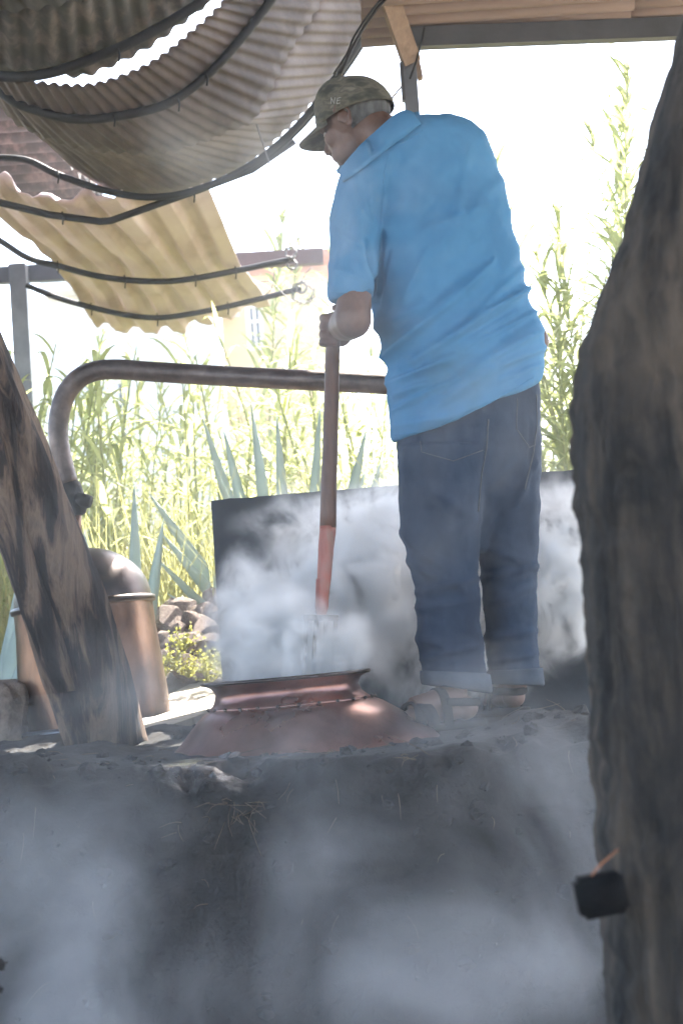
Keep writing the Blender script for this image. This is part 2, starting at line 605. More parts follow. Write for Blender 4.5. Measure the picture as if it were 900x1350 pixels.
def oven_top(x, y):
    h = oven_bvh.ray_cast(Vector((x, y, 2.5)), Vector((0, 0, -1)))
    return h[0].z if h[0] else OZ


def fibres():
    mb = MB()
    for k in range(90):
        x = R.uniform(-1.4, .6)
        t = R.random()
        if t < .45:
            p = Vector((x, R.uniform(3.85, 4.5), 0))
            p.z = oven_top(p.x, p.y) + .004
            dr = Vector((R.uniform(-1, 1), R.uniform(-1, 1), R.uniform(0, .25))).normalized()
            sag = -.1
        else:
            z = R.uniform(.75, 1.2)
            h = oven_bvh.ray_cast(Vector((x, 2, z)), Vector((0, 1, 0)))
            if not h[0]:
                continue
            p = h[0] - Vector((0, .004, 0))
            dr = Vector((R.uniform(-.6, .6), -.25, R.uniform(-1, .3))).normalized()
            sag = -.5
        L = R.uniform(.015, .06)
        b = Vector((R.uniform(-1, 1), R.uniform(-.3, .1), R.uniform(-1, 1))) * .5
        pts = [p + dr * (L * s) + b * (L * s * s) + Vector((0, 0, sag * L * s * s)) for s in (0, .33, .66, 1)]
        mb.tube(pts, [.0011, .001, .0009, .0005], 3)
    # matted clumps along the front edge
    for (px, py) in ((430, 993), (310, 1075), (300, 1060), (545, 1000)):
        h = P(px, py, 1.0)
        d = (h - CAM).normalized()
        hit = oven_bvh.ray_cast(CAM, d)
        if not hit[0]:
            continue
        for k in range(12):
            p = hit[0] + Vector((R.gauss(0, .03), -.004, R.gauss(0, .006)))
            dr = Vector((R.uniform(-1, 1), R.uniform(-.5, 0), R.uniform(-.9, .5))).normalized()
            L = R.uniform(.02, .08)
            b = Vector((R.uniform(-1, 1), 0, R.uniform(-1, .4))) * .7
            mb.tube([p + dr * (L * s) + b * (L * s * s) for s in (0, .33, .66, 1)], [.0011, .001, .0009, .0005], 3)
    o = mb.build('agave_fibre', M['fibre'])
    tag(o, 'loose tan agave fibres stuck to the oven edge', 'fibre', kind='stuff')


fibres()


def clods():
    mb = MB()
    for k in range(420):
        x = R.uniform(-1.6, .68)
        if R.random() < .45:
            y = R.uniform(3.78, 4.2)
            h_ = oven_bvh.ray_cast(Vector((x, y, 2.5)), Vector((0, 0, -1)))
        else:
            h_ = oven_bvh.ray_cast(Vector((x, 2, 1.2 - .9 * R.random() ** 1.6)), Vector((0, 1, 0)))
        if not h_[0]:
            continue
        r = .004 + .022 * R.random() ** 3
        b0 = len(mb.v)
        mb.ell(h_[0], (r * R.uniform(.8, 1.4), r * R.uniform(.7, 1.2), r * R.uniform(.5, .9)), Matrix.Rotation(R.uniform(0, 3), 3, 'Z'), 7, 5)
        for i in range(b0, len(mb.v)):
            mb.v[i] += Vector((R.gauss(0, 1), R.gauss(0, 1), R.gauss(0, 1))) * r * .13
    o = mb.build('clods', M['earth'], oven, smooth=False)
    o['kind'] = 'stuff'


clods()

# ------------------------------------------------------------------ hanging canopy of bent corrugated sheets
def arc(pts, Y):
    return [P(x, y, Y) for x, y in pts]


def wave_sin(t):
    return math.sin(t * 2 * math.pi)


def wave_trap(t):
    t = t % 1.0
    if t < .18:
        return -1 + 2 * t / .18
    if t < .40:
        return 1
    if t < .58:
        return 1 - 2 * (t - .40) / .18
    return -1


def bent_sheet(arcs, pitch, amp, wave, m, parent, per=8, sub=6, name='corrugated_sheet', lift=0.0, jag=0.0, crumple=.006):
    L = max(sum((a[i + 1] - a[i]).length for i in range(len(a) - 1)) for a in arcs)
    cnt = L / pitch
    n = int(cnt * per) + 1
    rows = [catmull(a, n) for a in arcs]
    full = []
    for i in range(len(rows) - 1):
        for k in range(sub if i < len(rows) - 2 else sub + 1):
            t = k / sub
            full.append([rows[i][j].lerp(rows[i + 1][j], t) for j in range(n)])
    v = []
    for i, row in enumerate(full):
        for j in range(n):
            du = row[min(j + 1, n - 1)] - row[max(j - 1, 0)]
            dvv = full[min(i + 1, len(full) - 1)][j] - full[max(i - 1, 0)][j]
            nn = du.cross(dvv)
            if nn.length < 1e-9:
                nn = Vector((0, 0, 1))
            nn.normalize()
            if nn.z < 0:
                nn = -nn
            p = row[j]
            w = wave(cnt * j / (n - 1)) * amp + lift + crumple * fbm(p, 2.5, 2) + crumple * .35 * fbm(p, 9, 2)
            if jag and (i == 0 or i == len(full) - 1):
                w += jag * fbm(p, 9, 2)
            v.append(p + nn * w)
    f = [(i * n + j, i * n + j + 1, (i + 1) * n + j + 1, (i + 1) * n + j) for i in range(len(full) - 1) for j in range(n - 1)]
    me = bpy.data.meshes.new(name)
    me.from_pydata([tuple(p) for p in v], [], f)
    o = link(me, name, m, parent)
    sd = o.modifiers.new('thick', 'SOLIDIFY')
    sd.thickness = .005
    sd.offset = 1
    return o


def canopy():
    t = thing('sheet_canopy', P(150, 160, 6.3), 'sagging canopy of bent corrugated sheets hung on black rods', 'canopy')
    t.location = Vector((-.9, 6.3, 3.3))
    S0 = arc([(-190, -260), (-120, -200), (-40, -160), (40, -150), (120, -172), (190, -230), (240, -330)], 4.35)
    W0 = arc([(-80, -15), (-20, 16), (0, 20), (60, 15), (120, 0), (170, -30), (225, -90), (250, -150)], 5.1)
    R1 = arc([(-70, 60), (-25, 92), (0, 100), (33, 101), (67, 96), (100, 86), (133, 73), (167, 59), (200, 42), (235, 22), (268, 0), (300, -35)], 5.75)
    G1 = arc([(-60, 78), (-20, 102), (20, 110), (60, 110), (110, 112), (150, 98), (200, 72), (250, 36), (292, 2), (325, -40)], 5.92)
    G2 = arc([(-60, 70), (-20, 98), (20, 110), (60, 116), (110, 119), (150, 110), (200, 88), (250, 50), (297, 8), (330, -40)], 5.98)
    R2 = arc([(-40, 85), (0, 120), (22, 136), (56, 148), (89, 156), (122, 157), (156, 153), (200, 144), (230, 132), (270, 102), (310, 60), (357, 0), (380, -40)], 6.25)
    W2 = arc([(-2, 142), (20, 167), (53, 182), (96, 198), (138, 204), (200, 207), (250, 197), (305, 176), (335, 163), (362, 118), (385, 70), (415, 25), (432, -10), (445, -45)], 6.68)
    R2b = arc([(85, 222), (115, 240), (142, 251), (200, 258), (260, 247), (330, 215), (390, 165), (430, 115), (468, 62), (505, 0), (520, -40)], 7.25)
    R2c = arc([(110, 236), (142, 258), (200, 268), (262, 254), (335, 221), (393, 170), (434, 120), (472, 68), (508, 5), (525, -40)], 7.42)
    bent_sheet([S0, W0],   .076, .0075, wave_sin, M['sheet_blackish'], t, lift=.012)
    bent_sheet([W0, R1, G1],   .076, .0075, wave_sin, M['sheet_blackish'], t, lift=.03)
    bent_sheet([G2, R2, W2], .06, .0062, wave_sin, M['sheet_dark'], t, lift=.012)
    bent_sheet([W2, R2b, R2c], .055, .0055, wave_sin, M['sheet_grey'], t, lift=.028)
    # beige sheet
    B0 = arc([(-60, 226), (0, 250), (60, 263), (110, 268), (150, 262), (205, 246), (257, 236)], 7.3)
    B3 = arc([(-45, 250), (20, 268), (90, 282), (140, 286), (200, 268), (275, 248)], 7.6)
    B4 = arc([(66, 345), (120, 358), (165, 364), (215, 366), (257, 362), (318, 352)], 9.0)
    B5 = arc([(105, 398), (165, 411), (207, 415), (250, 410), (300, 400), (346, 389)], 9.9)
    B6 = arc([(130, 440), (175, 442), (215, 441), (260, 434), (310, 420), (356, 402)], 10.4)
    bent_sheet([B0, B3, B4, B5, B6], .185, .017, wave_trap, M['sheet_beige'], t, per=22, sub=8, lift=.03, jag=.035, crumple=.022)
    # rods
    def rod(pts, Y, r, name='rod'):
        return MB().tube(catmull(arc(pts, Y), 60), r, 8).build(name, M['rod'], t)
    rod([(-70, 64), (-25, 92), (0, 100), (33, 101), (67, 96), (100, 86), (133, 73), (167, 59), (200, 42), (235, 22), (268, 0), (300, -35)], 5.74, .019)
    rod([(-40, 85), (0, 120), (22, 136), (56, 148), (89, 156), (122, 157), (156, 153), (200, 144), (230, 132), (270, 102), (310, 60), (357, 0), (380, -40)], 6.24, .0175)
    rod([(-40, 207), (0, 208), (38, 212), (78, 231), (142, 252), (200, 260), (260, 250), (330, 218), (390, 168), (432, 116), (470, 62), (507, 0), (522, -40)], 7.24, .0155)
    rod([(262, 251), (332, 222), (393, 173), (436, 120), (474, 66), (511, 2), (527, -40)], 7.45, .009)
    MB().tube(arc([(-40, 254), (0, 267), (65, 283), (132, 292), (146, 291), (200, 272), (260, 251), (332, 224), (388, 186)], 7.55), .0165, 8).build('rod', M['rod'], t)
    rod([(-40, 295), (0, 317), (37, 340), (75, 350), (120, 362), (165, 369), (215, 371), (257, 367), (310, 357), (350, 349), (388, 341)], 8.95, .0165)
    rod([(35, 376), (75, 392), (120, 405), (165, 415), (207, 419), (250, 414), (300, 404), (350, 392), (397, 380)], 9.88, .0165)
    # tie stubs hooked under the rods
    for px, py, Y in ((156, 72, 5.72), (150, 158, 6.22), (235, 138, 6.22), (272, 104, 6.22), (76, 233, 7.2), (82, 287, 7.5), (255, 258, 7.5),
                      (76, 352, 8.9), (164, 371, 8.9), (257, 369, 8.9), (310, 359, 8.9), (207, 421, 9.85), (120, 407, 9.85), (300, 406, 9.85)):
        a = P(px, py - 8, Y)
        b = P(px + 1, py + 9, Y)
        MB().tube([a, (a + b) / 2 + Vector((.004, 0, 0)), b], .004, 6).build('tie_wire', M['rod'], t)
    # coiled wire at the rod ends
    for cx, cy, Y, rp in ((385, 349, 8.93, 6), (383, 333, 8.9, 7), (397, 379, 9.85, 7), (399, 386, 9.85, 14)):
        pts = []
        for k in range(46):
            a = k / 45 * 2 * math.pi * 2.3
            q = rp * (1 + .2 * math.sin(k * 1.7))
            pts.append(P(cx + q * math.cos(a), cy + q * math.sin(a), Y + .03 * math.sin(a * .7)))
        MB().tube(pts, .0038, 5).build('wire_coil', M['wire'], t)
    for pts, Y in (([(338, 163), (345, 185), (358, 222), (371, 246)], 6.9),
                   ([(382, 330), (383, 302), (392, 280), (410, 250), (432, 222), (450, 208)], 8.0),
                   ([(388, 324), (402, 300), (425, 270), (452, 240)], 8.0),
                   ([(362, 358), (358, 380), (347, 391)], 9.2), ([(343, 372), (356, 371), (368, 382), (384, 397), (398, 398)], 9.5),
                   ([(410, 353), (402, 362), (396, 378)], 9.7)):
        MB().tube(catmull(arc(pts, Y), 20), .0032, 5).build('wire', M['wire'], t)


canopy()

# ------------------------------------------------------------------ shed roofs, beams, posts
def flat_corrugated(x0, x1, ya, za, yb, zb, pitch, amp, m, parent, name='corrugated_sheet', nx=6):
    n = int((Vector((0, ya, za)) - Vector((0, yb, zb))).length / pitch * 8) + 1
    nrm = Vector((0, -(zb - za), yb - ya)).normalized()
    if nrm.z < 0:
        nrm = -nrm
    v, f = [], []
    cnt = (n - 1) / 8
    for i in range(nx + 1):
        x = x0 + (x1 - x0) * i / nx
        for j in range(n):
            t = j / (n - 1)
            p = Vector((x, ya + (yb - ya) * t, za + (zb - za) * t)) + nrm * (amp * (1 - 2 * abs(math.sin(math.pi * cnt * t)) ** .8) + .004 * fbm((x, t * 4, 3), 1.2, 2))
            v.append(tuple(p))
    for i in range(nx):
        for j in range(n - 1):
            f.append((i * n + j, i * n + j + 1, (i + 1) * n + j + 1, (i + 1) * n + j))
    me = bpy.data.meshes.new(name)
    me.from_pydata(v, [], f)
    o = link(me, name, m, parent)
    sd = o.modifiers.new('thick', 'SOLIDIFY')
    sd.thickness = .004
    return o


def roofs():
    e0 = P(483, 58, 6.42)
    zr = e0.z
    t = thing('shed_roof', (2.5, 3.5, zr), 'tan corrugated shed roof on a dark steel edge beam above the man', 'roof')
    # sheets side by side, lapped
    xs = [e0.x - .02, 1.2, 2.4, 3.6, 4.8]
    for k in range(4):
        flat_corrugated(xs[k] - .06 * (k > 0), xs[k + 1], -3.2, zr + .85, 6.42, zr + .004 + .006 * (k % 2), .085, .02, M['sheet_roof'], t)
    a, b = P(538, 51, 6.3), P(940, 36, 6.36)
    MB().bar(a, b + (b - a) * 1.2, .05, .075).build('edge_beam', M['steel'], t, smooth=False)
    # tan timbers where the roof meets the post
    MB().bar(P(503, -30, 6.05), P(541, 79, 6.28), .065, .06, Vector((0, 1, 0))).build('rafter', M['wood_tan'], t, smooth=False)
    MB().bar(P(524, -30, 6.2), P(541, 36, 6.36), .04, .05, Vector((0, 1, 0))).build('batten', M['wood_tan'], t, smooth=False)
    MB().bar(P(545, 60, 6.36), P(554, 104, 6.36), .018, .05, Vector((0, 1, 0))).build('batten', M['wood_tan'], t, smooth=False)
    # cables slung from the rafter to the canopy
    MB().tube(catmull(arc([(512, -6), (492, 18), (470, 52), (455, 84), (446, 102)], 5.95), 24), .006, 6).build('cable', M['rod'], t)
    MB().tube(catmull(arc([(506, -6), (484, 22), (466, 50), (458, 70), (440, 98)], 5.98), 24), .005, 6).build('cable', M['rod'], t)
    MB().tube(catmull(arc([(559, 36), (554, 60), (547, 85), (540, 104)], 6.24), 16), .004, 5).build('cable', M['rod'], t)
    MB().tube(arc([(529, 114), (516, 130), (505, 146)], 6.24), .004, 5).build('cable', M['wire'], t)
    # roof post behind the man
    top = P(538, 79, 6.3)
    p = thing('roof_post', (top.x, 6.3, 1.19), 'steel roof post behind the man, under the tan rafter', 'post')
    MB().bar((top.x, 6.3, 1.15), (top.x, 6.3, top.z), .052, .055, Vector((0, 1, 0))).build('shaft', M['post_steel'], p, smooth=False)
    q = P(531, 102, 6.26)
    MB().bar((top.x - .03, 6.262, q.z - .09), (top.x - .03, 6.262, q.z + .055), .012, .03, Vector((0, 1, 0))).build('bracket', M['steel'], p, smooth=False)
    # left roof, further back
    l = thing('lean_to_roof', (-3, 9, 4.0), 'striped corrugated lean-to roof behind the hanging canopy', 'roof')
    xr = -1.3
    a0 = P(60, 128, 7.6)
    a1 = P(60, 268, 10.4)
    flat_corrugated(-6.5, xr, a0.y, a0.z, a1.y, a1.z, .27, .06, M['sheet_blackish'], l)
    # its beam with the maroon free end
    bm_ = thing('steel_beam', P(200, 350, 10.9), 'long steel beam with a maroon free end between canopy and house', 'beam')
    MB().bar(P(-260, 380, 10.9), P(300, 345, 10.9), .07, .105).build('shaft', M['steel'], bm_, smooth=False)
    MB().bar(P(300, 345, 10.9) , P(426, 338, 10.9), .075, .095).build('free_end', M['maroon'], bm_, smooth=False)
    lp = P(27, 362, 10.85)
    g = thing('lean_to_post', (lp.x, 10.8, ground_z(lp.x, 10.8)), 'grey steel post left of the copper pipe, under the lean-to beam', 'post')
    MB().bar((lp.x, 10.8, ground_z(lp.x, 10.8) - .05), (lp.x, 10.8, lp.z + .05), .105, .105, Vector((0, 1, 0))).build('shaft', M['post_steel'], g, smooth=False)
    # unseen roof added above the frame to keep sun off the work place
    h = thing('shade_roof', (-2.5, 2, 4.5), 'added unseen sheet roof that shades the work floor', 'roof')
    flat_corrugated(-6, .9, -3.2, 5.15, 7.2, 4.62, .2, .03, M['sheet_roof'], h)


roofs()

# ------------------------------------------------------------------ dark panel behind the pot
def panel():
    a = P(278, 660, 5.45)
    b = P(830, 613, 4.98)
    zb = 1.04
    t = thing('sheet_metal_panel', ((a.x + b.x) / 2, 5.32, zb), 'dark blue-black metal sheet standing behind the steaming copper pot', 'panel')
    n = 40
    v, f = [], []
    for side in (0, .008):
        for i in range(n + 1):
            s = i / n
            x = a.x + (b.x - a.x) * s
            y = a.y + (b.y - a.y) * s + .012 * fbm((x * 2, 0, 0), 1.2, 2) + side
            z = a.z + (b.z - a.z) * s + .004 * fbm((x * 8, 5, 0), 2, 2)
            v += [(x, y, zb), (x, y + .01 * math.sin(s * 7), (z + zb) / 2), (x, y, z)]
    m = (n + 1) * 3
    for i in range(n):
        for k in range(2):
            q = (i * 3 + k, (i + 1) * 3 + k, (i + 1) * 3 + k + 1, i * 3 + k + 1)
            f.append(q)
            f.append(tuple(m + w for w in reversed(q)))
        f.append((i * 3 + 2, (i + 1) * 3 + 2, m + (i + 1) * 3 + 2, m + i * 3 + 2))
    f.append((0, 1, m + 1, m))
    f.append((1, 2, m + 2, m + 1))
    e = n * 3
    f.append((e, m + e, m + e + 1, e + 1))
    f.append((e + 1, m + e + 1, m + e + 2, e + 2))
    me = bpy.data.meshes.new('sheet')
    me.from_pydata(v, [], f)
    link(me, 'sheet', M['panel'], t)
    for px in (330, 560):
        c = P(px, 652, 5.36)
        MB().bar((c.x, 5.47, zb), (c.x, 5.47, c.z - .02), .03, .03, Vector((0, 1, 0))).build('stay', M['iron'], t, smooth=False)


panel()

# ------------------------------------------------------------------ copper pot
def pot():
    c = P(382, 975, 4.36)
    base = Vector((P(382, 930, 4.36).x, 4.36, 1.19))
    t = thing('copper_pot', base, 'steaming red copper cooking pot with flared rim set in the oven', 'pot')
    s = 4.36 / F_PX
    # x offset of the neck/rim relative to the shoulder
    tilt = Matrix.Rotation(rad(-1.2), 4, 'Y')
    T = Matrix.Translation(base)
    zr = P(382, 893, 4.36).z - base.z

    def ring(cx, r, z, n=72):
        out = []
        for k in range(n):
            a = 2 * math.pi * k / n
            wob = 1 + .005 * fbm((math.cos(a) * 1.2, math.sin(a) * 1.2, z * 5), 1.0, 2)
            out.append(T @ (tilt @ Vector((cx + r * wob * math.cos(a), r * wob * math.sin(a), z))))
        return out
    H = zr
    rings = [ring(.03, .345, -.03), ring(.03, .322, .0), ring(.026, .296, .02), ring(.018, .262, .052), ring(.01, .224, .082), ring(.006, .200, .094)]
    MB().ring_loft(rings, cap=False).build('shoulder', M['copper_red'], t)
    rings = [ring(.006, .203, .090), ring(.005, .206, .094), ring(.004, .196, .098), ring(.0, .184, .112), ring(-.002, .178, H - .028), ring(-.002, .187, H - .012),
             ring(-.002, .206, H - .003), ring(-.002, .209, H + .002), ring(-.002, .204, H + .004), ring(-.002, .182, H - .006), ring(-.002, .172, H - .03), ring(-.001, .176, .09)]
    MB().ring_loft(rings, cap=False).build('neck', M['copper_red'], t)
    rm = MB().tube(ring(-.002, .208, H)[:] + ring(-.002, .208, H)[:1], .0048, 8)
    rm.build('rim', M['copper_dark'], t)
    # rivets on the seam
    for k in range(26):
        a = 2 * math.pi * k / 26
        p = T @ (tilt @ Vector((.006 + .207 * math.cos(a), .207 * math.sin(a), .0945)))
        MB().ell(p, (.005, .005, .004), nu=8, nv=5).build('rivet', M['copper_dark'], t)
    mash = MB()
    b = len(mash.v)
    mash.ring_loft([ring(-.002, r, .10 + .006 * R.random(), 40) for r in (.178, .13, .08, .03)], cap=True)
    mash.build('mash', M['mash'], t)
    return base, H


POT, POT_H = pot()

# ------------------------------------------------------------------ fork
def fork():
    top = P(440, 414, 4.46)
    mid = P(432, 696, 4.43)
    low = P(424, 800, 4.42)
    t = thing('stirring_fork', low, 'long wooden handled fork with red lower shaft dipped in the pot', 'fork')
    ax = (low - top).normalized()

    def shaft(a, b, r0, r1, name, m):
        pts = [a.lerp(b, k / 14) + Vector((.0015 * fbm((k * .4, 0, 0), 1), 0, 0)) for k in range(15)]
        MB().tube(pts, [r0 + (r1 - r0) * k / 14 for k in range(15)], 14).build(name, m, t)
    shaft(top, mid, .0185, .0215, 'handle', M['handle'])
    shaft(mid - ax * .004, low, .0217, .0165, 'painted_shaft', M['handle_red'])
    sh = low + ax * .02
    MB().tube([low - ax * .07, low, sh], [.0175, .0172, .012], 12).build('ferrule', M['handle_red'], t)
    side = Vector((1, -.35, 0)).normalized()
    side = (side - ax * side.dot(ax)).normalized()
    nrm = ax.cross(side)
    for k, o_ in enumerate((-.039, -.013, .013, .039)):
        pts = [sh + ax * .008 + side * o_, sh + ax * .06 + side * o_ + nrm * .003, sh + ax * .12 + side * o_ + nrm * .005,
               sh + ax * .19 + side * o_ + nrm * .002, sh + ax * .25 + side * o_ - nrm * .010]
        MB().tube(catmull(pts, 22), [.0058] * 18 + [.005, .004, .003, .0015], 8).build('tine', M['iron'], t)
    MB().bar(sh + ax * .008 - side * .046, sh + ax * .008 + side * .046, .012, .014).build('crossbar', M['iron'], t)
    return top, mid


FORK_TOP, FORK_MID = fork()

# ------------------------------------------------------------------ copper still
def still():
    Y = 5.55
    c = P(128, 962, Y)
    base = Vector((c.x, Y, oven_top(c.x, Y)))
    t = thing('copper_still', base, 'copper still with domed head and tall bent pipe behind the leaning timber', 'still')
    s = Y / F_PX
    tilt = Matrix.Rotation(rad(-3.0), 4, 'Y')
    T = Matrix.Translation(base) @ tilt
    r0, r1 = 98 * s, 91 * s
    H = (T.inverted() @ P(108, 798, Y)).z
    MB().lathe([(r0 * 1.16, .004), (r0 * 1.16, .012), (r0 + .003, .016)], 56, T).build('base_flange', M['post_steel'], t)
    MB().lathe([(r0, .01), (r0 * .995, H * .25), ((r0 + r1) / 2, H * .5), (r1 * 1.005, H * .8), (r1, H)], 56, T).build('boiler', M['copper'], t)
    MB().lathe([(r1, H - .012), (r1 + .009, H - .01), (r1 + .011, H), (r1 + .009, H + .008), (r1 - .004, H + .012)], 56, T).build('collar', M['copper_dark'], t)
    hd = 72 * s
    prof = [((r1 - .002) * math.cos(a) ** .95, H + .008 + hd * math.sin(a)) for a in [math.pi / 2 * k / 14 for k in range(14)]] + [(.012, H + .008 + hd)]
    MB().lathe(prof, 56, T).build('dome', M['copper_dark'], t)
    nk = T @ Vector((0, 0, H + hd * .97))
    fit = P(99, 664, Y)
    MB().tube([nk, nk.lerp(fit, .5), fit], [.02, .018, .02], 16).build('neck', M['copper'], t)
    f = MB().tube([P(103, 680, Y), P(101, 674, Y), P(97, 660, Y), P(92, 642, Y), P(90, 636, Y)], [.026, .036, .040, .038, .031], 16)
    f.build('union_fitting', M['iron'], t)
    MB().tube([P(98, 656, Y - .01), P(112, 660, Y - .03), P(119, 662, Y - .035)], [.022, .022, .020], 14).build('valve_stub', M['iron'], t)
    path = [(91, 640), (83, 610), (77, 575), (79, 545), (88, 518), (104, 499), (126, 489), (155, 487), (200, 490), (300, 496), (420, 502), (515, 507), (570, 511), (600, 525), (608, 570), (612, 650)]
    MB().tube(catmull([P(x, y, Y - .15 * max(0, x - 120) / 480) for x, y in path], 80), .0325, 18).build('vapour_pipe', M['pipe'], t)


still()

# ------------------------------------------------------------------ leaning timber, left
def log_loft(cl, halfw, depth, n=44, rows=60, furrow=.06, seed=0, ex=2.6):
    """cl: list of (left px, right px, y px, Y)"""
    L = catmull([P(a, yl, Y) for a, yl, b, yr, Y in cl], rows)
    Rr = catmull([P(b, yr, Y) for a, yl, b, yr, Y in cl], rows)
    rings = []
    for k in range(rows):
        c = (L[k] + Rr[k]) / 2
        u = (Rr[k] - L[k]) / 2
        d = Vector((0, depth, 0))
        ring = []
        for j in range(n):
            a = 2 * math.pi * j / n
            ca, sa = math.cos(a), math.sin(a)
            x = math.copysign(abs(ca) ** (2 / ex), ca)
            y = math.copysign(abs(sa) ** (2 / ex), sa)
            p = Vector((ca * 2.2, sa * 2.2, k / rows * 1.6 + seed))
            w = 1 + furrow * mnoise.fractal(Vector((p.x * 1.6, p.y * 1.6, p.z)), 1, 2, 4) + .03 * fbm((ca * 2, sa * 2, k * .25 + seed), 1.2, 3)
            ring.append(c + u * (x * w) + d * (y * w))
        rings.append(ring)
    return rings


def timbers():
    t = thing('leaning_timber', PZ(135, 985, 1.2), 'thick weathered split timber leaning in front of the copper still', 'timber')
    cl = [(-260, 60, -140, 60, 4.45), (-150, 330, -40, 330, 4.5), (-112, 430, 0, 430, 4.55), (-62, 560, 52, 560, 4.6), (0, 722, 117, 722, 4.68),
          (35, 830, 154, 830, 4.74), (62, 910, 176, 910, 4.78), (86, 985, 196, 985, 4.82)]
    MB().ring_loft(log_loft(cl, 0, .085, furrow=.16, seed=3)).build('trunk', M['wood_old'], t)
    cl2 = [(-100, 450, -55, 450, 4.47), (-58, 560, 0, 560, 4.51), (-6, 700, 35, 700, 4.58), (36, 822, 74, 822, 4.64), (72, 914, 104, 910, 4.69)]
    MB().ring_loft(log_loft(cl2, 0, .04, furrow=.2, seed=9)).build('split_strip', M['wood_old'], t)
    # big near trunk on the right
    Y = 2.05
    pts = [(905, 20), (897, 62), (882, 92), (861, 170), (845, 232), (815, 330), (790, 395), (767, 480), (761, 560), (763, 650), (771, 740), (779, 880), (788, 1020),
           (799, 1200), (808, 1350), (815, 1480), (830, 1800), (850, 2300)]
    rgt = [(945, 10), (1010, 40), (1060, 80), (1110, 160), (1140, 230), (1160, 330), (1170, 395), (1175, 480), (1178, 560), (1180, 650), (1182, 740), (1186, 880), (1190, 1020),
           (1196, 1200), (1202, 1350), (1208, 1480), (1220, 1800), (1240, 2300)]
    cl = [(a, b, c, d, Y) for (a, b), (c, d) in zip(pts, rgt)]
    base = P(1010, 2300, Y)
    rings = log_loft(cl, 0, .13, n=150, rows=220, furrow=.022, seed=21, ex=4.2)
    t = thing('tree_trunk', (base.x, base.y, 0), 'huge dark weathered slanting trunk with a black box hanging on it', 'trunk')
    # bits chipped from the silhouette
    for k, ring in enumerate(rings):
        c = sum(ring, Vector()) / len(ring)
        for j, p in enumerate(ring):
            q = Vector((p.x * 30, p.y * 30, p.z * 3.2))
            crack = max(0, .22 - abs(mnoise.noise(q))) / .22
            ring[j] = c + (p - c) * (1 + .022 * mnoise.fractal(p * 22, 1, 2, 4) + .012 * mnoise.fractal(p * 90, 1, 2, 2) - .022 * crack ** 2)
    MB().ring_loft(rings).build('trunk', M['wood_dark'], t)
    # black box on a copper wire
    c = P(791, 1179, 1.90)
    b = thing('black_box', c, 'small black box hanging by a copper wire on the near trunk', 'box')
    bm = bmesh.new()
    bmesh.ops.create_cube(bm, size=1)
    bmesh.ops.scale(bm, vec=(.052, .04, .043), verts=bm.verts)
    bmesh.ops.rotate(bm, cent=(0, 0, 0), matrix=Matrix.Rotation(rad(-8), 3, 'Y'), verts=bm.verts)
    bmesh.ops.bevel(bm, geom=bm.edges[:], offset=.005, segments=3, affect='EDGES')
    me = bpy.data.meshes.new('body')
    bm.to_mesh(me)
    bm.free()
    o = link(me, 'body', M['blackbox'], b)
    me.transform(Matrix.Translation(c))
    MB().tube(catmull([P(777, 1158, 1.9), P(788, 1143, 1.895), P(800, 1132, 1.9), P(814, 1120, 1.935)], 14), .0013, 6).build('hanging_wire', M['copper_wire'], b)
    # dark dried stalk at the left edge
    f = P(-3, 1350, 2.6)
    s_ = thing('dry_stalk', (f.x, 2.6, 0), 'dark dry stalk with burr heads at the foot of the oven', 'plant')
    MB().tube([(f.x, 2.6, 0), P(-4, 1340, 2.6), P(-3, 1290, 2.6), P(-5, 1262, 2.6)], [.004, .003, .003, .002], 6).build('stem', M['iron'], s_)
    for px, py, r in ((1, 1272, .010), (0, 1305, .006)):
        q = MB()
        c = P(px, py, 2.6)
        q.ell(c, (r * .7, r * .7, r * .9), nu=10, nv=8)
        for k in range(30):
            d = Vector((R.gauss(0, 1), R.gauss(0, 1), R.gauss(0, 1))).normalized()
            q.tube([c + d * r * .4, c + d * r * 1.15], [.0012, .0004], 4)
        q.build('burr', M['iron'], s_)


timbers()

# ------------------------------------------------------------------ the man
def elring(Lp, Rp, YL, YR, d, n=40, ex=2.3, skew=0):
    a, b = P(*Lp, YL), P(*Rp, YR)
    c = (a + b) / 2
    u = (b - a) / 2
    dv_ = Vector((skew, d, 0))
    # depth direction orthogonal to u in plan
    pd = Vector((-u.y, u.x, 0))
    pd = pd.normalized() * d
    out = []
    for j in range(n):
        t = 2 * math.pi * j / n
        ca, sa = math.cos(t), math.sin(t)
        x = math.copysign(abs(ca) ** (2 / ex), ca)
        y = math.copysign(abs(sa) ** (2 / ex), sa)
        out.append(u * x + pd * y)
    # keep the outline as wide as asked, although the ring is turned
    k = abs(u.dot(rt)) / max(abs(q.dot(rt)) for q in out)
    return [c + q + rt * (q.dot(rt) * (k - 1)) for q in out]


def to_px(p):
    d = p - CAM
    z = d.dot(fwd)
    return 450 + d.dot(rt) / z * F_PX, 675 - d.dot(upv) / z * F_PX


def crease(px, py, segs):
    """sum of soft fold ridges given as pixel polylines: (x0,y0,x1,y1,width,height)"""
    h = 0
    for x0, y0, x1, y1, w, a in segs:
        dx, dy = x1 - x0, y1 - y0
        L2 = dx * dx + dy * dy
        t = ((px - x0) * dx + (py - y0) * dy) / L2
        if t < -.15 or t > 1.15:
            continue
        tt = min(max(t, 0), 1)
        ex_, ey_ = px - (x0 + dx * tt), py - (y0 + dy * tt)
        dd = math.hypot(ex_, ey_)
        if dd > 4 * w:
            continue
        sgn = (px - x0) * dy - (py - y0) * dx
        q = dd / w * (1 if sgn > 0 else -1)
        h += a * math.exp(-q * q) * (1 - q * .8) * (math.sin(math.pi * min(max((t + .15) / 1.3, 0), 1)) ** .6)
    return h


